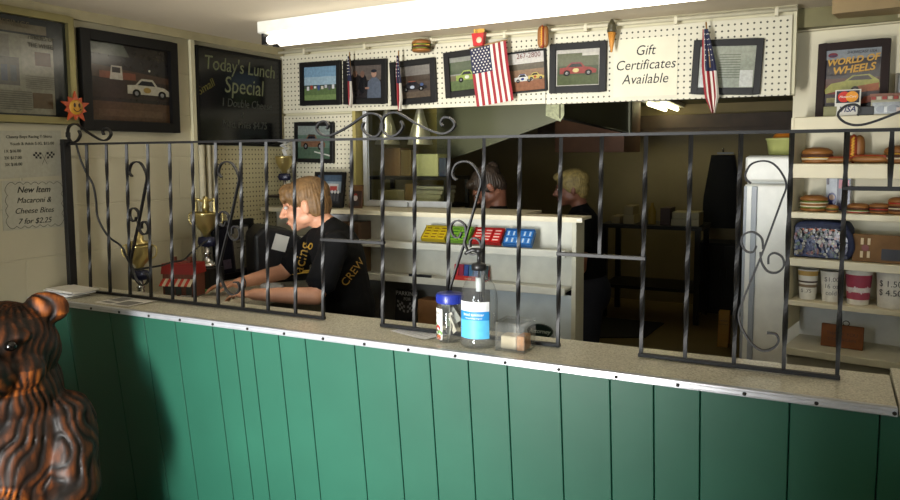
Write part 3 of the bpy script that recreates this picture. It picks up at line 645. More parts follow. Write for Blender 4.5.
# ------------------------------------------------------------------ flags
FR, FW_, FB = pm('flag_red', (140, 34, 42), .8), pm('flag_white', (206, 200, 190), .8), pm('flag_navy', (28, 32, 62), .8)
P = [at(*q, y=YP-.055) for q in ((470, 49), (506.5, 40.7), (517, 97), (480.5, 106))]
ax = (P[1]-P[0]); Wf = ax.length; Hf = (P[3]-P[0]).length; tl = -atan2(ax.z, ax.x)
fo = Vector((P[0].x, YP-.055, P[0].z)); t = thing('american_flag', 'american flag hung with its stripes upright over the framed photos', 'flag', fo, 0, None, 0, tl)
shx = (P[3]-P[0]); sh_ = (shx.x*cos(tl)-shx.z*sin(tl))/Hf
wave = lambda x, z: .007*sin(x*26+z*5)+.004*sin(z*15)
def patch(mb, x0, z0, x1, z1, m, dy=0):
    n, k_ = 4, 14; vs = []
    for j in range(k_+1):
        for i in range(n+1):
            x = x0+(x1-x0)*i/n; z = z0+(z1-z0)*j/k_; vs.append((x-z*sh_*.0, wave(x, z)+dy, z))
    mb.add(vs, [(j*(n+1)+i, j*(n+1)+i+1, (j+1)*(n+1)+i+1, (j+1)*(n+1)+i) for j in range(k_) for i in range(n)], m, True)
mb = MB(); sw = Wf/13; CZ = -Hf*.44; CXW = sw*7
for i in range(13):
    top = CZ if i < 7 else 0
    patch(mb, i*sw, -Hf, (i+1)*sw, top, 0 if i % 2 == 0 else 1)
mb.build('stripes', [FR, FW_], t)
mb = MB(); patch(mb, 0, CZ, CXW, 0, 0); mb.build('canton', FB, t)
mb = MB()
for r_ in range(9):
    for k_ in range(6 if r_ % 2 == 0 else 5):
        x = CXW*(.09+.164*k_+(.082 if r_ % 2 else 0)); z = CZ*(.07+.107*r_); pts = []
        for q in range(10): a = pi/2+q*pi/5; rr = .0062*(1 if q % 2 == 0 else .42); pts.append((x+rr*cos(a), wave(x, z)-.0015, z+rr*sin(a)))
        mb.add(pts, [tuple(range(10))], 0)
o = mb.build('stars', FW_, t)
MB().tube([(-.004, .002, .004), (Wf+.004, .002, .004)], .0035, 8).build('rod', pm('wood_stick', (150, 116, 70), .6), t)
def stick_flag(label, top, bot, wid, x0=None, sw_=1):
    a = at(*top, y=YP-.06); b_ = at(*bot, y=YP-.06); Lz = a.z-b_.z
    t_ = thing('stick_flag', label, 'flag', (a.x, YP-.06, a.z), 0, 'small folded stick flags hanging on the pegboard'); dx = b_.x-a.x
    MB().tube([(0, 0, 0), (dx*.55, -.004, -Lz*.5)], .0035, 8).build('stick', pm('wood_stick', (150, 116, 70), .6), t_)
    mb_ = MB(); n, k_ = 12, 16; vs = []
    for j in range(k_+1):
        f = j/k_; z = -Lz*(.08+.92*f); wv = wid*(.45+.75*min(f*2.2, 1))*(1 if f < .8 else 1-.75*(f-.8)/.2)
        for i in range(n+1):
            s = i/n; x = dx*f+(s-.5)*wv; vs.append((x, .012*sin(s*3*pi*1.3+f)*(.4+f)-.012, z))
    for j in range(k_):
        for i in range(n):
            nav = j < k_*.45 and i > n*.2
            mb_.add([vs[j*(n+1)+i], vs[j*(n+1)+i+1], vs[(j+1)*(n+1)+i+1], vs[(j+1)*(n+1)+i]], [(0, 1, 2, 3)], 2 if nav else (0 if (i//2) % 2 == 0 else 1), True)
    mb_.build('cloth', [FR, FW_, FB], t_)
    mb_ = MB()
    for j in range(1, 7):
        for i in range(4, n, 3):
            v = vs[j*(n+1)+i]; mb_.plate([(v[0]+.0035*cos(pi/2+q*pi/5)*(1 if q % 2 == 0 else .45), v[2]+.0035*sin(pi/2+q*pi/5)*(1 if q % 2 == 0 else .45)) for q in range(10)], v[1]-.003)
    mb_.build('stars', FW_, t_)
stick_flag('folded stick flag between the two leftmost framed photos on the pegboard', (349.5, 52), (352, 106.5), .02)
stick_flag('folded stick flag over the left edge of the dark dirt-track photo', (398.5, 51), (401, 111), .026)
stick_flag('folded stick flag hanging over the pale certificate by the right end', (706, 22), (713.5, 113), .05)
# ------------------------------------------------------------------ food ornaments hanging from the pipe
M_bun = pm('bun', (138, 90, 42), .5, var=.15); M_let = pm('lettuce', (104, 122, 44), .55); M_patty = pm('patty', (74, 42, 24), .7, var=.2); M_chee = pm('cheese', (214, 164, 50), .45); M_tom = pm('tomato', (168, 44, 30), .4); M_may = pm('mayonnaise', (224, 214, 184), .4)
def burger_parts(t, R_, layers, z0=0):
    """layers: list of kind, bottom to top; returns height"""
    z = z0
    for kd in layers:
        mb = MB()
        if kd == 'bottom_bun': h_ = R_*.34; mb.lathe([(0, z), (R_*.84, z), (R_*.97, z+h_*.4), (R_*.95, z+h_), (0, z+h_)], n=26); m_ = M_bun
        elif kd == 'middle_bun': h_ = R_*.24; mb.lathe([(0, z), (R_*.92, z), (R_*.96, z+h_/2), (R_*.92, z+h_), (0, z+h_)], n=26); m_ = M_bun
        elif kd == 'top_bun': h_ = R_*.62; mb.lathe([(0, z), (R_*.93, z), (R_, z+h_*.22), (R_*.93, z+h_*.55), (R_*.68, z+h_*.85), (R_*.3, z+h_*.98), (0, z+h_)], n=26); m_ = M_bun
        elif kd == 'patty': h_ = R_*.24; mb.lathe([(0, z), (R_*.96, z), (R_*1.02, z+h_*.5), (R_*.96, z+h_), (0, z+h_)], n=26); m_ = M_patty
        elif kd == 'cheese_slice': h_ = R_*.07; mb.box((0, 0, z+h_/2), (R_*1.62, R_*1.62, h_), rz=.5); m_ = M_chee
        elif kd == 'tomato_slice': h_ = R_*.14; mb.lathe([(0, z), (R_*.98, z), (R_*1.0, z+h_/2), (R_*.98, z+h_), (0, z+h_)], n=26); m_ = M_tom
        elif kd == 'sauce': h_ = R_*.13; mb.lathe([(0, z), (R_*.95, z), (R_*1.03, z+h_/2), (R_*.95, z+h_), (0, z+h_)], n=26); m_ = M_may
        else:
            h_ = R_*.17; n = 40
            prof = [[(0, 0, z+h_/2)]*n, [(R_*(1.02+.06*sin(k*5*2*pi/n*2))*cos(2*pi*k/n), R_*(1.02+.06*sin(k*5*2*pi/n*2))*sin(2*pi*k/n), z+h_*(.45+.45*sin(k*7*2*pi/n))) for k in range(n)]]
            mb.lathe([(0, z), (R_*.9, z), (R_*.9, z+h_), (0, z+h_)], n=20)
            mb.add(prof[0]+prof[1], [(k, (k+1) % n, n+(k+1) % n, n+k) for k in range(n)], 0, True); m_ = M_let
        mb.build(kd, m_, t); z += h_*.96
    return z
def hang(t, z):
    L_ = 2.175-t.location.z
    if L_ > z: MB().tube([(0, .0, z), (0, .0, L_)], .0009, 6).build('hanger', pm('clear_thread', (150, 146, 130), .5), t)
OY = YP-.062
def ob(px, py): p = at(px, py, y=OY); return Vector((p.x, OY, p.z))
t = thing('burger_ornament', 'hanging hamburger ornament above the dark dirt-track photo', 'ornament', ob(421.5, 52)); burger_parts(t, .05, ['bottom_bun', 'lettuce', 'patty', 'cheese_slice', 'lettuce', 'top_bun']); t.scale.z = .8; hang(t, .075)
t = thing('fries_ornament', 'hanging ornament of french fries in a red carton above the big flag', 'ornament', ob(479, 46))
mb = MB(); mb.add([(-.024, -.014, 0), (.024, -.014, 0), (.033, -.016, .06), (-.033, -.016, .06), (-.024, .014, 0), (.024, .014, 0), (.033, .016, .066), (-.033, .016, .066)], [(0, 1, 2, 3), (5, 4, 7, 6), (4, 0, 3, 7), (1, 5, 6, 2), (0, 4, 5, 1)]); mb.build('carton', pm('red_carton', (184, 32, 34), .4), t)
o = MB().lathe([(0, .002), (.014, .0015), (.015, 0), (0, 0)], n=24); o = o.build('round_badge', pm('cream_badge', (206, 190, 160), .5), t, loc=(.008, -.0165, .026)); o.rotation_euler = (pi/2-.05, 0, 0)
for i in range(11): MB().box((-.026+.0052*i, random.uniform(-.008, .008), .056+random.uniform(-.004, .012)), (.006, .006, .055), ry=(i-5)*.03).build('fry', pm('fry_yellow', (204, 160, 62), .5), t)
hang(t, .07)
def hotdog(t, L_, rad, vertical, must=True):
    n = 14; P = [((-.5+i/n)*L_, .0, 0) for i in range(n+1)]
    prof = lambda r0: [r0*sqrt(max(.05, 1-abs(2*i/n-1)**4)) for i in range(n+1)]
    mb = MB()
    for sy in (-1, 1): mb.tube([(x, sy*rad*.5, rad*.55) for x, _, _ in P], prof(rad*.62), 12)
    mb.tube([(x, 0, rad*.35) for x, _, _ in P], prof(rad*.55), 12); b_ = mb.build('bun', M_bun, t)
    s_ = MB().tube([(x*1.06, 0, rad*1.02) for x, _, _ in P], prof(rad*.42), 12).build('sausage', pm('sausage', (150, 60, 36), .35), t)
    q = [b_, s_]
    if must: q.append(MB().tube([((-.42+.84*i/40)*L_, rad*.2*sin(i*1.25), rad*1.42) for i in range(41)], rad*.09, 6).build('mustard', M_chee, t))
    if vertical:
        for o in q: o.rotation_euler = (pi/2, 0, 0)
        for o in q: o.rotation_euler = (Matrix.Rotation(pi/2, 3, 'Y') @ Matrix.Rotation(pi/2, 3, 'X')).to_euler(); o.location = (0, 0, L_*.535)
t = thing('hot_dog_ornament', 'hanging upright hot dog ornament left of the red race car photo', 'ornament', ob(544, 49)); hotdog(t, .1, .024, True); hang(t, .1)
t = thing('ice_cream_ornament', 'hanging ice cream cone ornament with brown waffle cone and dark scoop', 'ornament', ob(611.5, 52.5))
MB().lathe([(0, 0), (.004, .002), (.019, .09), (0, .09)], n=16).build('cone', pm('waffle', (190, 128, 50), .6, var=.25, scale=200), t)
MB().lathe([(0, .088), (.02, .088), (.022, .098), (.017, .112), (.019, .118), (.014, .13), (.011, .133), (.006, .144), (0, .148)], n=18).build('scoop', pm('dark_swirl', (70, 66, 46), .4), t); hang(t, .145)

# ------------------------------------------------------------------ pass-through unit below the opening
UY = 1.37
uz = lambda px, py: at(px, py, y=UY).z
ux = lambda px, py: at(px, py, y=UY).x
UL, URt = XW+.01, ux(576, 260)
zt = (uz(340, 210)+uz(536, 215.5))/2; z1 = (uz(352.8, 238.4)+uz(554, 251))/2; z2 = (uz(351, 272)+uz(500, 283))/2; z3 = .62
t = thing('pass_through_unit', 'white shelf unit with two candy shelves below the kitchen opening', 'shelf unit', (0, 0, 0))
UB = YP+.05
mb = MB(); mb.bb((UL, UY-.012, zt-.022), (URt+.03, UY, zt)); mb.bb((UL, UY, zt-.012), (URt-.3, YP-.001, zt)); mb.bb((URt-.3, UY, zt-.012), (URt+.03, UY+.13, zt)); mb.bb((XO+.002, YP-.001, zt-.012), (URt-.3, UB+.12, zt)); mb.build('top_board', pm('tan_board_top', (198, 190, 164), .45), t)
M_u = M_shelf
for nm, z, dp in (('shelf', z1, .15), ('shelf', z2, .17)):
    mb = MB(); mb.bb((UL, UY-.005, z-.034), (URt-.05, UY+.008, z)); mb.bb((UL, UY+.008, z-.022), (URt-.05, UY+dp, z-.008)); mb.build(nm, M_u, t, bev=.002)
MB().bb((UL, UY+.005, z3-.03), (ux(488, 300)-.002, UY+.165, z3)).build('bottom_shelf', pm('grey_board', (96, 96, 92), .6), t)
MB().bb((UL, UY+.12, z2-.02), (URt-.02, UY+.13, zt-.022)).build('back_panel', pm('unit_back_white', (208, 206, 192), .5), t)
MB().bb((UL, UY+.17, z3), (ux(488, 300), UY+.17+.01, z2-.02)).build('lower_back_panel', pm('dark_grey_board', (112, 110, 104), .6), t)
MB().bb((ux(488, 300)+.002, UY+.02, .15), (URt-.021, UY+.032, z2-.036)).build('lower_front_panel', pm('pale_blue_panel', (186, 196, 200), .5), t)
MB().bb((URt-.02, UY+.0, .0), (URt, UY+.12, zt-.022)).build('end_panel', pm('unit_end_paint', (188, 186, 166), .5), t)
MB().bb((UL, UY+.1, 0), (ux(488, 300)-.002, UY+.115, z3-.03)).build('kick_board', pm('dark_grey_board', (112, 110, 104), .6), t)
MB().bb((URt+.005, UY-.0005-.012, zt-.016), (URt+.03, UY-.012, zt-.006)).build('white_label', M_paper, t)
# candy displays
def candy_box(label, x0, x1, z, rgb, rows, cols, tilt_, rgb2, vertical=False):
    wd = x1-x0; dpt = .085
    t_ = thing('candy_box', label, 'candy box', ((x0+x1)/2, UY+.045, z-.006), 0, 'open candy boxes on the upper shelf')
    R3 = Matrix.Rotation(tilt_, 4, 'X')
    mb_ = MB(); mb_.M = R3
    mb_.bb((-wd/2, -dpt/2, .0), (wd/2, dpt/2, .004)); mb_.bb((-wd/2, -dpt/2, .004), (wd/2, -dpt/2+.003, .02)); mb_.bb((-wd/2, dpt/2-.003, .004), (wd/2, dpt/2, .03))
    for sx in (-1, 1): mb_.bb((sx*wd/2-sx*.003, -dpt/2+.003, .004), (sx*wd/2, dpt/2-.003, .024))
    mb_.build('carton', pm('carton_%d' % rgb[0], tuple(int(c*.8) for c in rgb), .5), t_)
    cw, rh = (wd-.01)/cols, (dpt-.008)/rows
    for r_ in range(rows):
        for c_ in range(cols):
            mb_ = MB(); mb_.M = R3
            mb_.box((-wd/2+.005+cw*(c_+.5), -dpt/2+.004+rh*(r_+.5), .016), (cw*.93, rh*.86, .016), 0)
            if vertical: mb_.box((-wd/2+.005+cw*(c_+.5), -dpt/2+.004+rh*(r_+.5), .0245), (cw*.3, rh*.6, .001), 1)
            else: mb_.box((-wd/2+.005+cw*(c_+.5), -dpt/2+.004+rh*(r_+.5), .0245), (cw*.62, rh*.34, .001), 1)
            mb_.build('candy_bar', [flat(rgb, .35), flat(rgb2, .35)], t_)
zc = z1+.04
candy_box('open box of yellow candy bars on the upper shelf', ux(420.5, 235), ux(444.5, 235), zc, (206, 178, 32), 4, 3, .72, (120, 84, 20))
candy_box('open box of lime green candy bars on the upper shelf', ux(446, 236), ux(468, 236), zc, (128, 178, 56), 4, 2, .72, (40, 100, 40))
candy_box('open box of red candy bars on the upper shelf', ux(470.5, 238), ux(500, 238), zc, (192, 36, 34), 4, 3, .72, (226, 200, 190))
candy_box('open box of blue candy packs on the upper shelf', ux(502, 240), ux(531, 240), zc, (52, 118, 190), 2, 5, .85, (190, 210, 230), True)
xa, xb = ux(451, 270), ux(481, 275)
t = thing('gum_box', 'red display box of red and blue gum packs on the lower shelf', 'candy box', ((xa+xb)/2, UY+.06, z2-.007))
wd = xb-xa; mb = MB(); mb.bb((-wd/2, -.04, 0), (wd/2, .04, .004)); mb.bb((-wd/2, -.04, .004), (wd/2, -.037, .026)); mb.bb((-wd/2, .037, .004), (wd/2, .04, .05)); mb.build('carton', flat((190, 44, 36)), t)
for i in range(6): MB().box((-wd/2+wd*(i+.5)/6, 0, .041), (wd/6*.86, .06, .07), rx=-.15).build('gum_pack', flat([(176, 40, 50), (150, 30, 60), (40, 70, 140), (60, 110, 150), (44, 84, 140), (60, 90, 110)][i]), t)
text('extra', .016, (0, -.0405, .015), flat((230, 200, 160)), t, ext=0)
tag(MB().box((0, 0, 0), (.125, .012, .012)).build('black_marker', M_dark, loc=((ux(408, 270)+ux(432, 271))/2, UY+.002, z2+.0065)), 'black bar lying on the front lip of the lower candy shelf', 'bar')
# things under the shelves
c = at(403, 324, y=UY+.03); t = thing('parking_sign', 'black sign with white parking for racing lettering under the shelves', 'sign', (c.x, UY+.05, z3+.001), 0, None, -.08)
hp = at(403, 290, y=UY+.05).z-z3; wd = .13
MB().bb((-wd/2, -.004, 0), (wd/2, .004, hp)).build('panel', pm('black_sign', (20, 20, 22), .4), t, bev=.003)
text('PARKING', .03, (0, -.0046, hp-.022), flat((190, 190, 190)), t); text('FOR', .022, (.005, -.0046, hp-.05), flat((170, 170, 170)), t)
mb = MB()
for sgn in (-1, 1):
    for i in range(4):
        for j in range(4):
            if (i+j) % 2 == 0: mb.plate([(sgn*(.006+i*.012+u), hp-.12+j*.012+v+i*.004) for u, v in ((0, 0), (.012, .004), (.012, .016), (0, .012))], -.0046)
mb.build('checkered_flag_print', flat((140, 140, 140)), t)
c = at(425, 324, y=UY+.06); tag(MB().bb((-.07, -.05, 0), (.07, .05, at(425, 301, y=UY).z-z3)).build('cardboard_box', pm('cardboard', (128, 90, 52), .75, var=.1), bev=.003, loc=(ux(428, 320), UY+.07, z3+.001)), 'brown cardboard box beside the black parking sign', 'box')
c = at(540, 331, y=.9)
t = thing('oval_plaque', 'dark green oval plaque with pale script below the shelf unit', 'plaque', (at(540, 331, y=UY+.01).x, UY+.011, at(540, 331, y=UY+.01).z))
MB().prism(ellp(0, 0, .062, .034, 30), -.008, .008).build('panel', pm('dark_green_plaque', (16, 34, 30), .35), t, bev=.002)
text('Attorney', .028, (0, -.0086, 0), flat((190, 200, 190)), t, shear=.25)
# frames standing on the left of the unit top
t = framed('framed_photo', 'black framed racing team photo leaning on the unit top behind the woman', 'picture', (ux(318, 190), UY+.1, zt+.098), .2, .19, 0, [full((120, 140, 156)), ((60, 84, 110), rect(0, .78, 1, 1)), ((40, 40, 44), rect(0, 0, 1, .4)), ((190, 186, 180), rect(.1, .5, .85, .7)), ((180, 50, 44), rect(.52, .46, .8, .62))] + [((200, 196, 190), ellp(.14+.12*i, .42, .04, .06)) for i in range(7)] + [((70, 70, 76), rect(.1+.12*i, .1, .18+.12*i, .34)) for i in range(7)], fw=.016, rx=-.16)
c = ux(344.5, 190); t = thing('brochure', 'brown brochure with a photo leaning beside the team photo', 'brochure', (c, UY+.1, zt+.001), 0, None, -.13)
MB().bb((-.042, -.002, 0), (.042, .002, .125)).build('cover', pm('brown_cover', (86, 58, 36), .5), t)
picture_mesh('cover_print', .07, .11, [((60, 40, 34), rect(0, 0, 1, 1)), ((110, 80, 50), rect(0, .78, 1, 1)), ((150, 60, 50), ellp(.45, .55, .16, .1)), ((190, 180, 180), ellp(.45, .42, .2, .13)), ((40, 36, 40), rect(.2, .06, .8, .26))], t, -.0024, loc=(0, 0, .0625))
# boxes behind the woman on the shelves
def carton(label, px0, py0, px1, py1, rgb, d, ybase, zb, marks=()):
    a, b_ = at(px0, py1, y=ybase), at(px1, py0, y=ybase); t_ = thing('cardboard_box', label, 'box', ((a.x+b_.x)/2, ybase+d/2, zb))
    wd, h_ = b_.x-a.x, b_.z-zb
    MB().bb((-wd/2, -d/2, 0), (wd/2, d/2, h_)).build('carton', flat(rgb), t_, bev=.003)
    if marks: picture_mesh('carton_print', wd*.86, h_*.8, marks, t_, -d/2-.0008, loc=(0, 0, h_/2))
    return t_
carton('brown box with red lettering on the upper shelf behind the woman', 322, 222, 361, 241, (84, 64, 48), .095, UY+.012, z1-.0075, [((84, 64, 48), rect(0, 0, 1, 1)), ((150, 44, 44), rect(.2, .4, .6, .85)), ((170, 150, 130), rect(.2, .12, .55, .25))])
carton('brown printed carton on the lower shelf behind the woman', 335, 246, 361, 275, (92, 70, 46), .095, UY+.012, z2-.0075, [((92, 70, 46), rect(0, 0, 1, 1)), ((150, 70, 30), rect(.1, .3, .5, .7)), ((60, 70, 40), rect(.1, .1, .4, .25))])
tag(MB().bb((0, 0, 0), (.12, .09, .035)).build('tissue_box', flat((170, 172, 176)), bev=.003, loc=(ux(327, 216), UY+.02, uz(340, 221.5))), 'small white box lying on top of the brown box behind the woman', 'box')
#@@WINDOW
# ------------------------------------------------------------------ sliding window frame and the warming shelf behind
WY = YP+.06
al = pm('window_white_metal', (200, 202, 204), .35, .3)
xj = at(366, 160, y=WY).x
t = struct(MB().bb((XO-.002, YP+.001, zt), (at(361, 160, y=YP+.05).x, YP+.1, ZPB+.01)).build('trim_4', pm('olive_jamb', (150, 138, 80), .55)))
mb = MB(); zj = zt+.004
xe = at(470, 206, y=WY).x
mb.bb((xj-.012, WY-.012, zj), (xj+.012, WY+.012, ZPB)); mb.bb((xj+.012, WY-.012, zj), (at(408, 206, y=WY).x, WY+.005, zj+.028)); mb.bb((xj+.012, WY+.012, zj), (xe-.12, WY+.028, zj+.032)); 
w1 = struct(mb.build('window_1', al, bev=.002))
o = MB().bb((xj+.012, WY+.018, zj+.032), (xe-.12, WY+.021, ZPB-.02)).build('pane', thin_glass('window_glass', (.95, .96, .9), 1.1, .03, 0), w1)
KYW = 1.98
kx = lambda px, py, y=KYW: at(px, py, y=y).x
kz = lambda px, py, y=KYW: at(px, py, y=y).z
sa, sb = kx(366, 180), kx(447, 180); s1z, s2z = kz(405, 176.5), kz(405, 204)
t = thing('warming_shelf', 'dark two-level metal shelf of packages behind the sliding window', 'shelf', (0, 0, 0))
dk = pm('dark_steel', (44, 42, 36), .4, .7)
for nm, z in (('shelf', s1z), ('shelf', s2z)): MB().bb((sa, KYW, z-.02), (sb, KYW+.3, z)).build(nm, dk, t)
for xx in (sa+.012, sb-.012):
    for yy in (KYW+.012, KYW+.288): MB().bb((xx-.011, yy-.011, 0), (xx+.011, yy+.011, s1z-.02)).build('leg', dk, t)
def pack(name, label, cat, px0, py0, px1, py1, rgb, zb, d=.12, dy=.02, lean=0, group=None):
    a, b_ = kx(px0, py1), kx(px1, py0); h_ = max(kz((px0+px1)/2, py0)-zb, .02)
    o_ = MB().bb((-(b_-a)/2, -d/2, 0), ((b_-a)/2, d/2, h_)).build(name, flat(rgb), bev=.006, loc=((a+b_)/2, KYW+dy+d/2, zb+.001)); o_.rotation_euler.z = lean
    return tag(o_, label, cat, group)
pack('paper_bag', 'tan paper bag stack on the warming shelf under the left lamp', 'bag', 379, 148, 398, 176, (150, 112, 66), s1z)
pack('paper_bag', 'folded brown paper bag on the warming shelf between the lamps', 'bag', 399, 150, 409, 176, (126, 104, 62), s1z, .1)
pack('carton', 'pale green square carton on the warming shelf under the right lamp', 'box', 411, 154, 436, 176, (172, 170, 120), s1z, .14)
pack('spray_bottle', 'small dark blue bottle at the end of the warming shelf', 'bottle', 437, 158, 444, 176, (34, 44, 66), s1z, .04)
pack('tray_stack', 'stack of pale paper trays low on the warming shelf', 'trays', 376, 190, 402, 203, (168, 160, 116), s2z, .16)
pack('carton', 'small tan carton low on the warming shelf between trays', 'box', 403, 184, 411, 203, (140, 112, 66), s2z, .1)
for i in range(4): pack('foam_container', 'pale foam container in the low pile on the warming shelf', 'container', 409+i*1.3, 199-i*4.2, 438+i*1.2, 203-i*4.2, (176-6*i, 172-6*i, 132), s2z+i*.0285, .18, .02, random.uniform(-.12, .12), 'foam containers stacked on the warming shelf').scale.z = .9 if i == 0 else 1
for i, (pa, lb) in enumerate(((387.5, 'shiny cone-shaped heat lamp, left one behind the sliding window'), (420, 'shiny cone-shaped heat lamp, right one behind the sliding window'))):
    yy = 1.86; c = at(pa, 144.5, y=yy); rr = 12.5*((c-CAM).dot(FWD))/F
    t = thing('heat_lamp', lb, 'lamp', (c.x, yy, c.z))
    MB().lathe([(rr, 0), (rr*1.03, .002), (rr*.24, .2), (rr*.2, .27), (0, .27)], n=28).build('shade', pm('brushed_aluminium', (206, 200, 180), .3, .8), t)
    MB().lathe([(0, .02), (rr*.4, .03), (rr*.45, .06), (rr*.2, .12), (0, .12)], n=16).build('bulb', pm('warm_bulb', (255, 214, 140), .3, var=0, emit=4, emc=(255, 190, 100)), t)
    MB().tube([(0, 0, .27), (0, 0, KZ-c.z)], .005, 8).build('cord', M_dark, t)
#@@KITCHEN
# ------------------------------------------------------------------ kitchen
hy = 2.3
q = lambda px, py, y=hy: at(px, py, y=y)
t = thing('range_hood', 'large olive grey sheet metal range hood over the kitchen', 'range hood', (0, 0, 0))
M_hood = pm('hood_paint', (84, 84, 60), .45, .2, var=.06, scale=3)
A = [q(437, 100), q(563, 92), q(563, 118.5), q(470, 152.5), q(437, 163)]
mb = MB(); n = len(A); top = KZ-.002
pts = [Vector((A[0].x, hy, top)), Vector((A[2].x, hy, top)), A[2], A[3], A[4]]
mb.add([(p.x, hy, p.z) for p in pts]+[(p.x, hy+.02, p.z) for p in pts], [(0, 4, 3, 2, 1), (5, 6, 7, 8, 9)]+[(i, (i+1) % 5, (i+1) % 5+5, i+5) for i in range(5)]); mb.build('front_sheet', M_hood, t)
e0 = A[2]; e1 = at(628, 133, y=3.55); e1t = at(628, 108, y=3.55)
mb = MB(); dv = Vector((.02, .01, 0))
P = [Vector((e0.x, hy, top)), Vector((e1.x, 3.55, top)), e1, e0]
mb.add([tuple(p) for p in P]+[tuple(p-dv) for p in P], [(0, 1, 2, 3), (7, 6, 5, 4), (0, 4, 5, 1), (1, 5, 6, 2), (2, 6, 7, 3), (3, 7, 4, 0)]); mb.build('side_sheet', M_hood, t)
mb = MB(); c = at(555, 112, y=hy-.004); hw = .055
mb.prism([(c.x-hw, c.z-.02), (c.x+hw*.6, c.z-.055), (c.x+hw, c.z-.02), (c.x+hw, c.z+.1), (c.x-hw, c.z+.1)], hy-.006, hy-.001); mb.build('corner_plate', pm('pale_speckled_metal', (156, 158, 122), .5, .2, var=.3, scale=60), t)
MB().tube([e0+Vector((0, .0, -.0)), e1], .008, 8).build('edge_trim', dk, t)
MB().bb((e1.x-.03, 3.55, e1.z-.02), (e1.x+.015, 3.6, top)).build('hanger_post', M_hood, t)
t = tag(MB().bb((at(610, 136, y=4.6).x-.5, 4.6, at(610, 152, y=4.6).z), (at(624, 136, y=4.6).x, 5.2, KZ-.001)).build('kitchen_duct', pm('brown_duct', (120, 78, 50), .6)), 'brown box duct beyond the hood near the kitchen ceiling', 'duct')
# worktable with boxes along the far wall
ty = 5.35; tz = at(660, 226, y=ty).z
t = thing('kitchen_table', 'dark work table of boxes along the far kitchen wall', 'table', (0, 0, 0))
x0, x1 = at(600, 226, y=ty).x, at(702, 226, y=ty).x
MB().bb((x0, ty, tz-.035), (x1, ty+.6, tz)).build('tabletop', dk, t)
for xx in (x0+.04, x1-.04):
    for yy in (ty+.04, ty+.56): MB().bb((xx-.025, yy-.025, 0), (xx+.025, yy+.025, tz-.035)).build('leg', dk, t)
MB().bb((x0+.02, ty+.02, .3), (x1-.02, ty+.58, .33)).build('lower_shelf', dk, t)
def kbox(label, px0, py0, px1, rgb, zb=None, dy=.08, group=None, nm='cardboard_box'):
    a, b_ = at(px0, 220, y=ty+dy), at(px1, 220, y=ty+dy); zb = tz+.001 if zb is None else zb; h_ = at(px0, py0, y=ty+dy).z-zb
    o_ = MB().bb((-(b_.x-a.x)/2, -.13, 0), ((b_.x-a.x)/2, .13, h_)).build(nm, flat(rgb), bev=.004, loc=((a.x+b_.x)/2, ty+dy+.13, zb))
    tag(o_, label, 'box', group); return zb+h_
zz = kbox('lower pale box left of the taller stack on the far kitchen table', 611, 216, 620, (150, 132, 92))
z_ = kbox('lower box of the two-box stack on the far kitchen table', 623, 215, 634, (166, 148, 104)); kbox('upper box of the two-box stack on the far kitchen table', 624, 206, 633, (150, 134, 92), z_+.001)
z_ = kbox('bottom white box at the right end of the far kitchen table', 671, 219, 699, (178, 166, 126)); kbox('top white box at the right end of the far kitchen table', 672, 212, 699, (168, 156, 116), z_+.001)
kbox('dark brown carton between white boxes and bottle on the far kitchen table', 660, 208, 670, (70, 48, 36))
c = at(652, 224, y=ty+.15); t = tag(MB().lathe([(0, 0), (.035, 0), (.037, .01), (.037, .13), (.016, .18), (.016, .21), (0, .21)], n=16).build('yellow_bottle', flat((150, 120, 36)), loc=(c.x, ty+.15, tz+.001)), 'small yellow bottle on the far kitchen table', 'bottle')
# cooking equipment, dark, to the left of the table
t = thing('kitchen_range', 'dark kitchen range below the hood', 'range', (-2.1, 3.3, 0))
MB().bb((-1.0, -.35, 0), (.35, .35, .9)).build('body', pm('range_black', (24, 22, 20), .4, .4), t, bev=.01)
for k_ in range(3):
    d_ = MB().bb((-.95+k_*.43, -.365, .15), (-.57+k_*.43, -.352, .75)).build('oven_door', pm('range_door', (36, 32, 28), .35, .5), t); MB().tube([(-.92+k_*.43, -.385, .7), (-.6+k_*.43, -.385, .7)], .009, 8).build('handle', dk, d_)
t = thing('dark_fill_cabinet', 'added black cabinet filling the under-table dark on the far kitchen floor below the apron', 'cabinet', (at(722, 300, y=6.0).x, 6.0, 0))  # black body added to fill the dark under the far table
wd = at(748, 300, y=6.0).x-at(697, 300, y=6.0).x; hh = at(720, 243, y=6.0).z
MB().bb((-wd/2, 0, .02), (wd/2, .35, hh)).build('body', pm('cabinet_black', (16, 15, 14), .6), t, bev=.006)
for sx in (-1, 1):
    d_ = MB().bb((sx*wd/4-wd/4+.006, -.016, .06), (sx*wd/4+wd/4-.006, -.002, hh-.03)).build('door', pm('cabinet_door_black', (22, 21, 20), .5), t); MB().bb((sx*.03-.006, -.03, hh*.5), (sx*.03+.006, -.017, hh*.65)).build('handle', dk, d_)
MB().bb((-wd/2, .0, 0), (wd/2, .35, .018)).build('plinth', dk, t)
m0, m1, m2 = at(645, 338, z=.0), at(690, 303, z=0), at(560, 310, z=0)
mat_ = MB(); mat_.add([(m0.x, m0.y, .012), (m1.x-.05, min(m1.y, 5.3), .012), (m1.x-2.2, min(m1.y, 5.3), .012), (m0.x-1.2, m0.y-.6, .012), (m0.x, m0.y, .0), (m1.x-.05, min(m1.y, 5.3), .0), (m1.x-2.2, min(m1.y, 5.3), .0), (m0.x-1.2, m0.y-.6, .0)], [(0, 1, 2, 3), (7, 6, 5, 4), (0, 4, 5, 1), (1, 5, 6, 2), (2, 6, 7, 3), (3, 7, 4, 0)])
tag(mat_.build('rubber_mat', pm('rubber_black', (26, 18, 14), .8)), 'dark rubber mat on the kitchen floor below the range', 'mat')
c = at(727, 347, z=0); yy = 4.3; a = at(722, 318, y=yy); b_ = at(735, 345, y=yy)
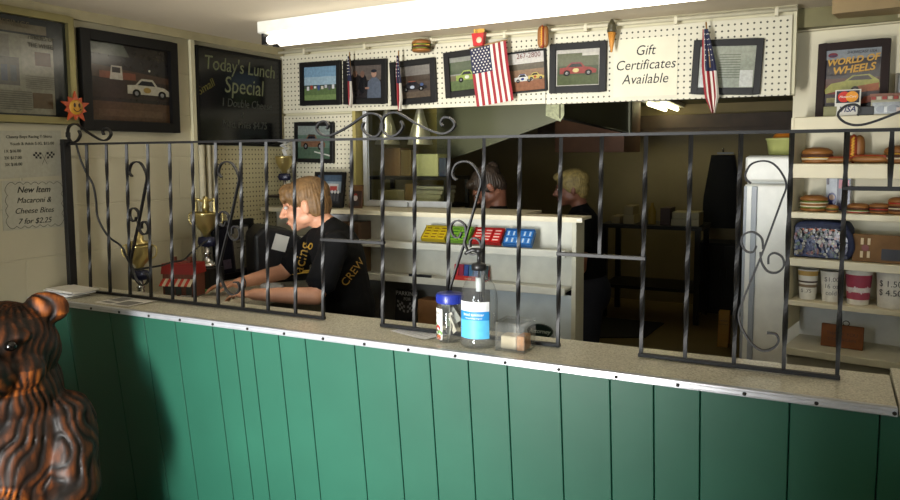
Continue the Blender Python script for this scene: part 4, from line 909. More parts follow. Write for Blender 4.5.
t = thing('caution_sign', 'yellow folding floor sign standing on the tan kitchen floor', 'sign', (at(724, 335, y=4.7).x, 4.7, 0))
for sgn in (-1, 1):
    mb = MB(); mb.box((0, sgn*.05, .15), (.085, .01, .3), rx=sgn*.2); mb.build('sign_panel', flat((176, 128, 20)), t)
text('CAUTION', .016, (0, -.0535, .22), M_ink, t, rot=(pi/2-.2, 0, 0)); text('WET FLOOR', .013, (0, -.0595, .19), M_ink, t, rot=(pi/2-.2, 0, 0))
# apron on the far wall
ya = KY-.05; c = at(723, 153, y=ya); zb_ = at(723, 226, y=ya).z; W_ = (at(742, 200, y=ya).x-at(704, 200, y=ya).x)
t = thing('hanging_coat', 'long black coat hanging on the far kitchen wall', 'coat', (c.x, ya, 0))
mb = MB(); n, m_ = 24, 12; vs = []
for j in range(m_+1):
    f = j/m_; z = c.z-.02+(zb_-c.z)*f; ww = W_*(.62+.38*min(f*1.6, 1))
    for i in range(n):
        a = 2*pi*i/n; vs.append((ww/2*cos(a), -.0+(.045+.012*sin(i*3))*sin(a), z))
mb.add(vs, [(j*n+i, j*n+(i+1) % n, (j+1)*n+(i+1) % n, (j+1)*n+i) for j in range(m_) for i in range(n)], 0, True)
mb.add([vs[i] for i in range(n)], [tuple(range(n))[::-1]]); mb.build('fabric', pm('black_coat_cloth', (13, 13, 15), .9), t)
MB().box((.03, -.05, c.z-.002), (.16, .02, .02)).build('collar', flat((130, 130, 130)), t)
MB().tube([(0, .049, c.z+.01), (0, .0, c.z+.02), (0, -.01, c.z+.05)], .008, 8).build('hook', M_silver, t)
# refrigerator with bowl
fy = 1.95; fl, fr_ = at(742.5, 250, y=fy).x, .25
ftop = at(760, 155.5, y=fy).z; rzf = -.1
t = thing('refrigerator', 'white top-freezer refrigerator behind the display shelving', 'refrigerator', (fl, fy, 0), rzf)
fw_ = .72; split = at(770, 183, y=fy).z
MB().bb((0, .06, .02), (fw_, .7, ftop)).build('body', M_white, t, bev=.008)
for nm, za, zb2 in (('freezer_door', split+.006, ftop-.004), ('fridge_door', .08, split-.006)):
    d_ = MB().bb((0, 0, za), (fw_, .055, zb2)).build(nm, M_white, t, bev=.012, seg=3)
    if nm == 'freezer_door': MB().bb((.2, -.03, split+.012), (.28, 0, split+.07)).build('handle', M_dark, d_, bev=.004)
    if nm == 'fridge_door':
        MB().bb((.035, -.012, .3), (.06, 0, zb2-.01)).build('handle', pm('grey_handle', (150, 156, 164), .4), d_, bev=.003)
        MB().bb((.0, -.004, .3), (.012, 0, zb2-.01)).build('door_trim', pm('grey_handle', (150, 156, 164), .4), d_)
MB().bb((.02, .08, 0), (fw_-.02, .66, .02)).build('base', M_dark, t)
c = at(779, 155, y=fy+.16); t = thing('plastic_bowl', 'pale green plastic tub on top of the refrigerator', 'bowl', (c.x+.02, fy+.2, ftop+.001))
bw = (at(800, 145, y=fy+.2).x-at(764, 145, y=fy+.2).x); bh = at(775, 138.5, y=fy+.2).z-ftop
mb = MB().lathe([(0, 0), (bw*.4, 0), (bw*.44, .006), (bw*.5, bh-.01), (bw*.53, bh-.008), (bw*.53, bh), (bw*.48, bh), (bw*.42, .012), (0, .01)], n=30); mb.build('tub', pm('green_tub', (178, 182, 112), .45), t)
t2 = tag(MB().ell((0, 0, bw*.3), (bw*.36, bw*.3, bw*.28)).build('orange_bag', pm('orange_plastic', (196, 116, 30), .5, var=.2), loc=(c.x+.02, fy+.2, ftop+.025)), 'orange bag lying inside the pale green tub', 'bag')
# ------------------------------------------------------------------ display shelving on the right
DW, DD = .98, .24
zl = lambda px, py: DS(px, py)[1]
ul = lambda px, py: DS(px, py)[0]
def dpt(u, v, z): return DO + Vector((u*cos(DRZ)-v*sin(DRZ), u*sin(DRZ)+v*cos(DRZ), z))
zLed, zLedb = zl(845, 116), zl(845, 129); zA, zAb = zl(845, 164), zl(845, 178.5); zB, zBb = zl(820, 213), zl(820, 219); zC, zCb = zl(820, 260), zl(820, 268); zD, zDb = zl(845, 306), zl(845, 311); zE = zl(845, 352)
t = thing('display_shelving', 'cream display shelving of toy burgers and cups at the right end', 'shelf unit', DO, DRZ)
M_d = M_disp
for z0, z1_, nm in ((zLedb, zLed, 'ledge'), (zAb, zA, 'shelf'), (zBb, zB, 'shelf'), (zCb, zC, 'shelf'), (zDb, zD, 'shelf')):
    mb = MB(); mb.bb((-.0015, 0, z0), (DW, .016, z1_)); mb.bb((-.0015, .016, z1_-.018), (DW, DD, z1_)); mb.build(nm, M_d, t, bev=.002)
MB().bb((-.012, -.002, .86), (-.002, DD, zLed-.001)).build('side_panel', M_d, t)
MB().bb((-.0015, DD-.012, zDb), (DW, DD, zLedb)).build('back_panel', M_d, t)
MB().bb((-.0015, DD-.012, zE), (DW, DD, zDb)).build('lower_back_panel', pm('white_panel', (216, 218, 216), .45), t)
MB().bb((0, -.06, zE-.03), (DW, DD, zE)).build('base_board', pm('base_cream', (190, 186, 164), .4), t, bev=.003)
MB().bb((0.01, -.03, 0), (DW, DD, zE-.03)).build('base_cabinet', pm('base_grey', (150, 146, 128), .6), t)
uc = ul(887, 200)
zT, zT2 = on_plane(840, 20.5, dpt(0, .2, 0), DRZ)[1], on_plane(840, 28, dpt(0, .2, 0), DRZ)[1]
mb = MB(); mb.bb((-.06, DD-.012, zLed), (DW, DD+.08, zT2)); wo = struct(mb.build('wall_display', M_d, loc=DO)); wo.rotation_euler.z = DRZ
mb = MB(); mb.bb((-.09, DD-.04, zT2), (DW, DD+.08, zT2+.018)); mb.bb((-.09, DD-.05, zT2+.018), (DW, DD+.08, zT+.006)); wo = struct(mb.build('trim_5', pm('tan_moulding', (192, 182, 150), .5), loc=DO)); wo.rotation_euler.z = DRZ
mb = MB(); mb.bb((-.09, DD-.012, zT+.006), (DW, DD+.08, CEIL)); mb.bb((.12, .02, CEIL-.055), (DW, DD-.012, CEIL)); wo = struct(mb.build('wall_display_upper', pm('brown_paint', (150, 128, 88), .6), loc=DO)); wo.rotation_euler.z = DRZ
struct(MB().bb((XR-.0, YP+.02, ZPB), (XR+.016, YP+.1, CEIL)).build('trim_6', M_cream))
def on_shelf(px, v, z): 
    """a point on a shelf: column px, v behind the front edge, height z"""
    d = FWD + RGT*((px-450)/F) - UPV*((240-PY0)/F); n = Vector((sin(DRZ), -cos(DRZ), 0)); o = dpt(0, v, 0)
    tt = (o-CAM).dot(n)/d.dot(n); p = CAM+d*tt; return Vector((p.x, p.y, z+.001))
MPP = lambda p: (Vector(p)-CAM).dot(FWD)/F
def shelf_burger(label, px0, px1, z, layers, v=.09, name='toy_burger', zs=1, group=None):
    c = on_shelf((px0+px1)/2, v, z); t_ = thing(name, label, 'toy food', c, DRZ, group); burger_parts(t_, (px1-px0)/2*MPP(c)*.96, layers); t_.scale.z = zs; return t_
shelf_burger('toy burger with egg and cheese at the left of the upper display shelf', 799, 829, zA, ['bottom_bun', 'sauce', 'cheese_slice', 'patty', 'top_bun'], zs=.82)
shelf_burger('toy burger cut by the picture edge on the upper display shelf', 881, 912, zA, ['bottom_bun', 'sauce', 'patty', 'cheese_slice', 'top_bun'], zs=.9)
c = on_shelf(835, .07, zA); c.z += .004; t = thing('toy_hot_dog', 'small dark toy hot dog lying beside the egg burger', 'toy food', c, DRZ+.1); hotdog(t, 24*MPP(c), 4.2*MPP(c), False, False)
c = on_shelf(851, .15, zA); t = thing('toy_hot_dog', 'tall toy hot dog standing upright with mustard on the upper display shelf', 'toy food', c, DRZ); hotdog(t, 27*MPP(c), 8.6*MPP(c), True)
c = on_shelf(866, .062, zA+.006); t = thing('toy_hot_dog', 'long dark toy hot dog lying in front of the upright one', 'toy food', c, DRZ-.05); hotdog(t, 31*MPP(c), 5.2*MPP(c), False, False)
shelf_burger('big toy double burger with lettuce at the left of the middle display shelf', 799, 826, zB, ['bottom_bun', 'lettuce', 'sauce', 'middle_bun', 'sauce', 'lettuce', 'top_bun'], zs=.72)
shelf_burger('small toy burger right of the big lettuce burger', 825, 837, zB, ['bottom_bun', 'patty', 'lettuce', 'top_bun'], v=.05)
shelf_burger('toy burger with tomato and cream filling on the middle display shelf', 846, 868, zB, ['tomato_slice', 'sauce', 'lettuce', 'patty', 'top_bun'], zs=.72)
shelf_burger('toy cheeseburger with tomato between two other burgers on the middle display shelf', 868, 888, zB, ['bottom_bun', 'patty', 'tomato_slice', 'patty', 'top_bun'], zs=.72)
shelf_burger('tall toy double burger at the right of the middle display shelf', 887, 908, zB, ['bottom_bun', 'patty', 'sauce', 'patty', 'middle_bun', 'tomato_slice', 'top_bun'], zs=.9)
c = on_shelf(837, .185, zB); k = MPP(c); t = thing('toy_package', 'boxed toy package with red and black print behind the burgers', 'box', c, DRZ)
w_, h_ = 22*k, 36*k; MB().bb((-w_/2, -.02, 0), (w_/2, .03, h_)).build('carton', flat((170, 172, 176)), t, bev=.002)
picture_mesh('carton_print', w_*.98, h_*.98, [((168, 172, 178), rect(0, 0, 1, 1)), ((60, 50, 70), rect(.45, 0, 1, .98)), ((160, 50, 66), rect(.52, .62, .95, .86)), ((60, 60, 110), ellp(.25, .3, .2, .2)), ((200, 170, 150), ellp(.25, .36, .12, .08)), ((80, 70, 80), rect(.02, .72, .12, .9))], t, -.0206, loc=(0, 0, h_/2))
# insulated bag and plaque
c = on_shelf(824, .11, zC); k = MPP(c); wb, hb3 = 50*k, 37*k
t = thing('lunch_bag', 'blue insulated bag with colourful crowd print on the lower display shelf', 'bag', c, DRZ)
mb = MB(); prof = [(-wb/2, 0), (wb/2, 0), (wb/2, hb3*.78), (wb*.42, hb3*.96), (0, hb3), (-wb*.42, hb3*.96), (-wb/2, hb3*.85)]
mb.prism(prof, -.06, .06); bdy = mb.build('bag_body', pm('bag_blue', (30, 38, 66), .7, var=.3, scale=60), t, bev=.01)
random.seed(11); shp = [((36, 44, 84), rect(.03, .03, .97, .8)), ((30, 30, 36), [(.05, .5), (.95, .56), (.95, .8), (.1, .78)])]
for i in range(170): shp.append((random.choice([(150, 150, 150), (110, 60, 56), (60, 80, 66), (150, 146, 136), (40, 40, 60), (90, 74, 90), (70, 84, 116), (110, 104, 76), (30, 30, 36)]), ellp(random.uniform(.04, .96), random.uniform(.06, .78), random.uniform(.014, .04), random.uniform(.02, .07), 8)))
picture_mesh('bag_print', wb, hb3, shp, t, -.0606, loc=(0, 0, hb3/2))
MB().tube(smooth_path([(wb*.34, -.07, hb3*.82), (wb*.5, -.085, hb3*.7), (wb*.56, -.085, hb3*.35), (wb*.5, -.07, .02)], 5), .012, 8).build('strap', pm('strap_blue', (26, 34, 62), .8), t)
MB().ribbon([(x*wb, -.0622, hb3*(.74+.1*(.25-x*x))) for x in [-.34+.07*i for i in range(11)]], .003, .006).build('zip', pm('copper_zip', (150, 80, 50), .4, .3), t)
c = on_shelf(885.5, .04, zC); k = MPP(c); w_, h_ = 58*k, 28*k
t = thing('wooden_plaque', 'wooden plaque with pale wheel emblem and dark nameplate on the lower display shelf', 'plaque', c, DRZ, None, -.1)
MB().bb((-w_/2, -.007, 0), (w_/2, .007, h_)).build('board', pm('dark_wood', (112, 82, 50), .65, spec=.2, var=.2, scale=20), t, bev=.003)
MB().bb((-w_*.05, -.0095, h_*.1), (w_*.42, -.007, h_*.5)).build('nameplate', flat((34, 36, 44)), t)
mb = MB()
for sx in (-1, 1):
    for sz in (-1, 1): mb.bb((-w_*.3+sx*.012-.005, -.0095, h_*.5+sz*.026-.013), (-w_*.3+sx*.012+.005, -.0075, h_*.5+sz*.026+.013), 0)
mb.prism(ellp(-w_*.3, h_*.5, .013, .013, 16), -.011, -.0075, 1); mb.build('emblem', [flat((196, 176, 140)), flat((120, 60, 56))], t)
# cups
def cup(label, px0, px1, py0, z, bands, v=.08, name='paper_cup', lid=None, r_low=.78):
    c = on_shelf((px0+px1)/2, v, z); k = MPP(c); R_ = (px1-px0)/2*k; hh_ = (zl((px0+px1)/2, py0)-z)*.95
    t_ = thing(name, label, 'cup', c, DRZ); mb_ = MB(); mats = []; ids = {}
    for f0, f1, col in bands:
        if col not in ids: ids[col] = len(mats); mats.append(flat(col))
        ra, rb_ = R_*(r_low+(1-r_low)*f0), R_*(r_low+(1-r_low)*f1); n_ = 28
        mb_.add([(r_*cos(2*pi*i/n_), r_*sin(2*pi*i/n_), hh_*f) for r_, f in ((ra, f0), (rb_, f1)) for i in range(n_)], [(i, (i+1) % n_, n_+(i+1) % n_, n_+i) for i in range(n_)], ids[col], True)
    mb_.lathe([(0, 0), (R_*r_low, 0)], n=28); mb_.lathe([(R_*.985, hh_), (R_*.93, hh_*.9), (R_*r_low*.9, .01), (0, .01)], n=28)
    mb_.build('cup_wall', mats, t_)
    MB().lathe([(R_*.97, hh_-.002), (R_*1.03, hh_-.002), (R_*1.04, hh_+.002), (R_*1.0, hh_+.004), (R_*.96, hh_+.002), (R_*.97, hh_-.002)], n=28).build('rim', flat((206, 202, 190)), t_)
    if lid: MB().lathe([(0, hh_+.005), (R_*1.02, hh_+.004), (R_*1.02, hh_+.012), (R_*.9, hh_+.016), (0, hh_+.016)], n=28).build('lid', lid, t_)
    return t_, R_, hh_
W = (208, 204, 192)
t, R_, hh_ = cup('white cup with brown and tan stripes, leftmost in the cup niche', 800, 819, 271, zD, [(0, .42, W), (.42, .52, (120, 100, 76)), (.52, .58, W), (.58, .64, (60, 44, 34)), (.64, .82, W), (.82, 1, (176, 142, 76))])
curved_text('$ .75', .022, hh_*.3, flat((70, 66, 60)), t, R_*.86, -pi/2)
t, R_, hh_ = cup('white cup with handwritten marks partly behind the grille bar', 823, 843, 273, zD, [(0, 1, W)])
for i, s in enumerate(('$1.00', '16 oz', 'cold')): curved_text(s, .026, hh_*(.76-.23*i), flat((96, 96, 96)), t, R_*(.95-.05*i)+.001, -pi/2+.2)
t, R_, hh_ = cup('white cup with dark pink swirl pattern in the cup niche', 848, 873, 267.5, zD, [(0, .14, W), (.14, .34, (158, 66, 84)), (.34, .46, W), (.46, .8, (150, 56, 76)), (.8, 1, W)])
mb = MB()
for i in range(16):
    a0 = -pi/2-1.4+i*.18; zz = hh_*(.4+.06*sin(i*1.1)); r_ = R_*(.78+.22*zz/hh_)+.0008
    mb.add([(r_*cos(a0+.09*cos(q_)), r_*sin(a0+.09*cos(q_)), zz+.007*sin(q_)) for q_ in [2*pi*j/10 for j in range(10)]], [tuple(range(10))])
mb.build('swirl_print', flat((206, 190, 190)), t)
t, R_, hh_ = cup('wide white foam cup with handwritten prices at the right of the niche', 880, 910, 271, zD, [(0, 1, (204, 200, 188))], r_low=.86)
for i, s in enumerate(('$ 1.50', '$ 4.50')): curved_text(s, .034, hh_*(.66-.24*i), flat((60, 60, 60)), t, R_*.97+.001, -pi/2-.05)
c = on_shelf(846, .06, zE); k = MPP(c); w_, h_ = 38*k, zl(846, 329)-zE
t = thing('wooden_block_sign', 'small brown wooden board with a wire loop on the base shelf', 'sign', c, DRZ, None, -.1)
MB().bb((-w_/2, -.008, 0), (w_/2, .008, h_)).build('board', pm('brown_wood', (110, 66, 34), .5, var=.25, scale=18), t, bev=.003)
MB().tube([(.012+.012*cos(a), 0, h_+.008+.01*sin(a)) for a in [-.5*pi+2*pi*i/14 for i in range(15)]], .0018, 6).build('wire_loop', M_iron, t)
text('THANK YOU', .02, (0, -.0086, h_*.6), flat((66, 36, 20)), t); text('COME AGAIN', .017, (0, -.0086, h_*.35), flat((66, 36, 20)), t)
# ledge items: poster, card sign, small box, model
DV = lambda px, py, v: on_plane(px, py, dpt(0, v, 0), DRZ)
tl_, tr_ = DV(818.5, 43.5, .14), DV(891, 38, .14)
pw, ph = tr_[0]-tl_[0], (tl_[1]+tr_[1])/2-zLed-.004; pc = dpt((tl_[0]+tr_[0])/2, .14, zLed+ph/2+.003)
shp = [full((70, 56, 66)), ((150, 160, 170), rect(0, .84, 1, 1)), ((48, 44, 62), rect(0, .5, 1, .84)), ((96, 50, 48), rect(0, .38, 1, .52)), ((120, 66, 44), rect(0, .28, 1, .42)), ((30, 28, 32), rect(0, 0, 1, .1)),
       ((176, 174, 60), [(.0, .34), (.12, .44), (.36, .47), (.5, .56), (.8, .57), (.98, .46), (1, .34), (.9, .3), (.3, .25), (.02, .27)]), ((60, 52, 60), [(.42, .48), (.53, .545), (.78, .55), (.86, .48)]), ((196, 92, 40), [(.3, .25), (.98, .3), (.98, .42), (.6, .38)]), ((150, 40, 36), [(.02, .27), (.3, .25), (.5, .3), (.3, .32)]),
       ((20, 20, 24), ellp(.56, .3, .08, .08)), ((110, 104, 110), ellp(.56, .3, .045, .045)), ((170, 70, 40), [(.62, .08), (1, .12), (1, .24), (.74, .2)]), ((150, 40, 60), ellp(.13, .915, .09, .04)), ((60, 60, 110), rect(.07, .89, .2, .915)), ((150, 140, 70), rect(.05, .12, .3, .2))]
t = framed('framed_poster', 'dark framed car show poster with slanted yellow lettering on the display ledge', 'poster', pc, pw, ph, DRZ, shp, fw=.03, fmat=pm('dark_brown_frame', (36, 24, 22), .6, spec=.2), dep=.02, rx=-.06)
yel = pm('poster_yellow', (190, 144, 46), .5, var=0)
text('WORLD OF', .036, (-.002, -.0025, ph*.25), yel, t, shear=.25, rot=(pi/2, -.08, 0), bold=.0012); text('WHEELS', .042, (.002, -.0025, ph*.13), yel, t, shear=.25, rot=(pi/2, -.08, 0), bold=.0012)
text('SHOWCASE USA', .016, (.03, -.0025, ph*.355), flat((24, 24, 34)), t, shear=.25, sx=.9); text('CAR SHOW', .014, (-.06, -.0025, ph*.07), flat((30, 30, 36)), t)
c = dpt(DV(847.5, 100, .045)[0], .045, zLed+.001); k = MPP(c); w_, h_ = 23*k, 26.5*k
t = thing('card_sign', 'white payment card sign with red and orange circles above blue lettering', 'sign', c, DRZ, None, -.08)
MB().bb((-w_/2, -.0015, 0), (w_/2, .0015, h_)).build('card', flat((206, 204, 196)), t)
picture_mesh('card_print', w_*.9, h_*.46, [((30, 30, 44), rect(0, 0, 1, 1)), ((196, 40, 30), ellp(.34, .5, .27, .44, 24)), ((226, 150, 40), ellp(.68, .5, .27, .44, 24))], t, -.002, loc=(0, 0, h_*.73))
text('MasterCard', .0125, (0, -.004, h_*.73), flat((230, 226, 216)), t, shear=.2, ext=0); text('VISA', .031, (0, -.003, h_*.25), flat((28, 36, 90)), t, shear=.25, bold=.0006)
c = dpt(DV(830, 110, .05)[0], .05, zLed+.001); k = MPP(c); tag(MB().bb((-6*k, -.01, 0), (6*k, .01, 10*k)).build('card_holder', flat((126, 124, 84)), bev=.002, loc=c), 'small pale green card holder left of the payment card sign', 'card holder')
c = dpt(DV(865.5, 110, .05)[0], .05, zLed+.001); k = MPP(c); tag(MB().bb((-7*k, -.025, 0), (7*k, .025, 9*k)).build('black_case', M_dark, bev=.003, loc=c), 'small black case on the ledge right of the payment card sign', 'box')
c = dpt(DV(888, 110, .06)[0], .06, zLed+.001); k = MPP(c); w_ = 29*k; h_ = 23*k
t = thing('model_storefront', 'small model storefront with photo front at the right end of the ledge', 'model building', c, DRZ)
MB().bb((-w_/2, -.025, 0), (w_/2, .025, h_*.8)).build('walls', flat((150, 146, 120)), t, bev=.001)
MB().bb((-w_*.53, -.032, h_*.8), (w_*.53, .028, h_*.92)).build('roof', flat((120, 76, 56)), t)
for i in range(6): MB().bb((-w_/2+w_*i/6+.002, -.034, h_*.66), (-w_/2+w_*(i+1)/6-.001, -.0255, h_*.79)).build('awning', flat([(150, 50, 40), (190, 180, 160)][i % 2]), t)
picture_mesh('front_print', w_*.92, h_*.5, [((100, 100, 92), rect(0, 0, 1, 1)), ((50, 50, 48), ellp(.3, .4, .16, .3)), ((60, 58, 54), ellp(.7, .45, .2, .32)), ((170, 168, 160), rect(.4, .1, .5, .6)), ((150, 120, 100), rect(.8, .1, .95, .5))], t, -.0256, loc=(0, 0, h_*.3))
t = framed('framed_photo', 'small black and white portrait photo behind the model storefront', 'picture', dpt(ul(902, 90), .1, zLed+.083), .07, .16, DRZ, [full((150, 148, 140)), ((60, 58, 56), ellp(.5, .5, .22, .22)), ((50, 48, 48), rect(.2, 0, .8, .3))], fw=.008, fmat=flat((110, 104, 90)))
#@@LEFT
# ------------------------------------------------------------------ back counter along the left wall
WZ = .97
t = thing('back_counter', 'tan back counter along the left wall behind the grille', 'counter', (0, 0, 0))
MB().bb((XW+.001, .30, WZ-.04), (-2.27, UY-.02, WZ)).build('worktop', M_lam, t, bev=.003)
MB().bb((XW+.001, .32, 0), (-2.32, UY-.03, WZ-.04)).build('cabinet', pm('back_cabinet', (130, 124, 104), .6), t)
def trophy(label, p, s, tall=True, handles=True):
    t_ = thing('trophy', label, 'trophy', p, .4)
    MB().lathe([(0, 0), (.042*s, 0), (.042*s, .012*s), (.03*s, .02*s), (.018*s, .03*s), (.013*s, .05*s), (.018*s, .058*s), (.011*s, .066*s), (.011*s, .09*s), (0, .09*s)], n=20).build('stem', M_silver, t_)
    mb_ = MB(); mb_.lathe([(0, .084*s), (.036*s, .09*s), (.041*s, .108*s), (.036*s, .128*s), (0, .134*s)], n=20); mb_.build('disc', pm('dark_blue_disc', (24, 26, 52), .3, .2), t_).scale = (1, .35, 1)
    MB().lathe([(0, .13*s), (.014*s, .13*s), (.02*s, .15*s), (.034*s, .165*s), (.05*s, .195*s), (.053*s, .225*s), (.056*s, .232*s), (.053*s, .236*s), (.045*s, .215*s), (0, .2*s)], n=26).build('cup', M_gold, t_)
    for sx in (-1, 1):
        if handles: MB().tube(smooth_path([(sx*.04*s, 0, .175*s), (sx*.07*s, 0, .19*s), (sx*.074*s, 0, .225*s), (sx*.052*s, 0, .236*s)], 5), .0035*s, 8).build('handle', M_gold, t_)
    if tall:
        MB().lathe([(0, .236*s), (.04*s, .238*s), (.04*s, .246*s), (.018*s, .256*s), (.02*s, .27*s), (.008*s, .285*s), (.012*s, .3*s), (0, .312*s)], n=20).build('lid', M_gold, t_)
    return t_
zfix = lambda px, py, x: at(px, py, x=x)
p = at(141, 291, x=-2.70); trophy('gold cup trophy on a slim silver stem, left of the red-roofed model diner', Vector((-2.70, p.y-.0, WZ+.001)), 1.05)
# tall trophy on a black block
bx_ = -2.68; p = at(208, 280, x=bx_); t = tag(MB().bb((-.06, -.05, 0), (.06, .05, .1)).build('display_block', M_dark, bev=.004, loc=(bx_, p.y, WZ+.001)), 'black block holding the tall gold trophy with a figure', 'block')
t = trophy('tall gold cup trophy with a figure on top, on the black block', Vector((bx_, p.y, WZ+.102)), 1.12, False)
mb = MB(); mb.lathe([(0, .24), (.05, .243), (.05, .252), (.02, .258), (0, .26)], n=20); mb.lathe([(.012, .258), (.02, .29), (.014, .31), (.016, .325), (.01, .34), (0, .342)], n=14)
for sx in (-1, 1): mb.tube([(sx*.012, 0, .315), (sx*.045, 0, .33), (sx*.05, 0, .3)], .006, 8); mb.box((sx*.05, 0, .29), (.018, .018, .05))
mb.build('figure', M_gold, t)
# corner shelf with the third trophy
cz = at(272, 196, x=-2.74).z
t = tag(MB().bb((-.001, -.07, -.012), (.13, .07, 0)).build('corner_shelf', pm('dark_shelf', (40, 32, 26), .5), loc=(XW+.0075, at(282, 196, x=-2.76).y, cz)), 'small dark shelf in the corner holding the gold trophy', 'shelf')
p = Vector((-2.75, at(285, 196, x=-2.75).y, cz+.001)); t = trophy('gold trophy topped by a white zigzag on the corner shelf', p, .92, False, False)
mb = MB(); zz = .225; P = [(-.075, 0, .30), (.07, 0, .295), (-.04, 0, .275), (.05, 0, .262), (-.005, 0, .25), (.03, 0, .22)]
mb.ribbon([Vector((a, b_, c_)) for a, b_, c_ in P], .02, .006); o = mb.build('zigzag_topper', flat((232, 232, 232)), t); o.rotation_euler.z = -.95
# model diner
p0 = at(163, 294, x=-2.66); p1 = at(197, 296, x=-2.52); c = (at(180, 295, z=WZ)); dw = .17
t = thing('model_diner', 'small model diner with red roof and striped awning on the back counter', 'model building', (-2.62, at(181, 290, x=-2.62).y+.02, WZ+.001), .3)
k = MPP(t.location); dw = 33*k; dh = 37*k
MB().bb((-dw/2, -.05, 0), (dw/2, .05, dh*.62)).build('walls', pm('brick_brown', (110, 62, 44), .7, var=.25, scale=120), t)
mb = MB(); mb.prism([(-dw*.54, dh*.62), (dw*.54, dh*.62), (dw*.5, dh*.9), (-dw*.5, dh*.9)], -.055, .055); mb.build('roof', pm('red_roof', (146, 36, 28), .5), t)
for xx in (-.3, .2): MB().bb((dw*xx-.009, -.01, dh*.88), (dw*xx+.009, .01, dh*1.05)).build('chimney', pm('brick_brown', (110, 62, 44), .7), t)
for i in range(10):
    x0 = -dw/2+dw*i/10; mb = MB(); mb.add([(x0, -.05, dh*.5), (x0+dw/10, -.05, dh*.5), (x0+dw/10, -.085, dh*.34), (x0, -.085, dh*.34), (x0, -.05, dh*.48), (x0+dw/10, -.05, dh*.48), (x0+dw/10, -.083, dh*.32), (x0, -.083, dh*.32)], [(0, 3, 2, 1), (4, 5, 6, 7), (0, 1, 5, 4), (1, 2, 6, 5), (2, 3, 7, 6), (3, 0, 4, 7)]); mb.build('awning_stripe', flat([(186, 60, 44), (206, 196, 170)][i % 2]), t)
for xx in (-.34, 0, .34): MB().bb((dw*xx-.014, -.052, .012), (dw*xx+.014, -.0495, dh*.3)).build('window', flat((60, 66, 60)), t)
MB().bb((-dw*.53, -.1, 0), (dw*.53, .06, .004)).build('base', flat((90, 84, 70)), t)
for xx in (-.1, .2, .38): MB().bb((dw*xx, -.095, .0045), (dw*xx+.022, -.08, .016)).build('toy_car', flat((150, 150, 150)), t)
# framed certificate leaning at the back, register, papers
t = framed('framed_certificate', 'dark framed certificate leaning behind the register on the back counter', 'picture', (-2.765, at(235, 240, x=-2.765).y, WZ+.152), .3, .3, pi/2, [full((70, 66, 74)), ((40, 40, 56), rect(0, 0, .42, 1)), ((164, 156, 132), rect(.46, .06, .96, .95)), ((110, 104, 90), rect(.55, .62, .88, .66)), ((110, 104, 90), rect(.55, .5, .88, .53)), ((110, 96, 120), rect(.1, .1, .34, .3))], fw=.03, rx=-.1)
t = thing('cash_register', 'black cash register with a white paper slip beside the woman', 'register', (-2.55, 1.155, WZ+.001), .9)
mb = MB(); mb.prism([(-.13, 0), (.15, 0), (.15, .18), (.05, .26), (-.08, .285), (-.13, .24)], -.13, .13); mb.build('body', pm('black_register', (20, 20, 23), .45), t, bev=.02, seg=3)
MB().box((.0, -.132, .2), (.07, .004, .08), ry=.3).build('paper_slip', M_paper, t)
mb = MB(); mb.box((.1, 0, .2235), (.09, .2, .006), ry=.675); mb.build('keypad', pm('grey_keys', (90, 92, 92), .5), t)
# ------------------------------------------------------------------ people
from mathutils.bvhtree import BVHTree
def rotz(a): return Matrix.Rotation(a, 4, 'Z')
def head_shapes(mb, M):
    mb.M = M
    for c, r in (((0, .018, .035), (.073, .092, .078)), ((0, -.028, -.035), (.056, .06, .068)), ((0, -.062, -.088), (.024, .024, .02)), ((.032, -.055, -.03), (.028, .026, .03)), ((-.032, -.055, -.03), (.028, .026, .03)),
                 ((0, -.08, .022), (.046, .014, .011)), ((.0, -.085, -.058), (.022, .012, .006)), ((0, -.083, -.069), (.02, .012, .006)), ((.011, -.1, -.032), (.009, .011, .008)), ((-.011, -.1, -.032), (.009, .011, .008)), ((.043, .0, -.055), (.02, .05, .03)), ((-.043, .0, -.055), (.02, .05, .03))): mb.ell(c, r, 0, 16, 12)
    mb.caps((0, -.086, .012), (0, -.112, -.028), .008, .012)
    for s in (-1, 1): mb.ell((s*.075, .012, -.012), (.01, .02, .032)); mb.ell((s*.076, .018, -.004), (.014, .012, .022))
    mb.M = None
def hand_shapes(mb, wrist, fwd, palm, side, s=1.0, curl=.35):
    """fwd along the hand, palm = palm facing direction, side = towards the thumb"""
    f, p, t = Vector(fwd).normalized(), Vector(palm).normalized(), Vector(side).normalized()
    t = (t-f*t.dot(f)).normalized(); p = (p-f*p.dot(f)-t*p.dot(t)).normalized(); w_ = Vector(wrist)
    R = Matrix((t, f, p)).transposed()
    mb.ell(w_+f*.045*s, (.037*s, .05*s, .0145*s), 0, 16, 10, R)
    for k, (o, L_) in enumerate(((.028, .07), (.0095, .08), (-.0095, .074), (-.028, .058))):
        a = w_+f*.078*s+t*o*s; d = (f+t*o*3).normalized(); q = a; c = curl*.6
        for seg, ll in enumerate((.45, .32, .23)):
            dd = (d*cos(c)+p*sin(c)); b_ = q+dd*L_*ll*s; mb.caps(q, b_, (.0088-.0009*seg)*s, (.0083-.0009*seg)*s, n=8); q = b_; c += curl
    a = w_+f*.022*s+t*.028*s; d = (f*.62+t*.7+p*.3).normalized(); b_ = a+d*.036*s; mb.caps(a, b_, .0115*s, .0098*s, n=8); d2 = (f*.86+t*.3+p*.45).normalized(); mb.caps(b_, b_+d2*.03*s, .0096*s, .0082*s, n=8)
def strands(amp, freq):
    def post(me):
        import mathutils
        nrm = [v.normal.copy() for v in me.vertices]
        c = sum((v.co for v in me.vertices), Vector())/len(me.vertices)
        for v, n in zip(me.vertices, nrm):
            q = v.co-c; a = atan2(q.y, q.x); v.co += n*amp*(sin(a*freq+q.z*60)+.6*sin(a*freq*2.3+q.z*40+1))
    return post
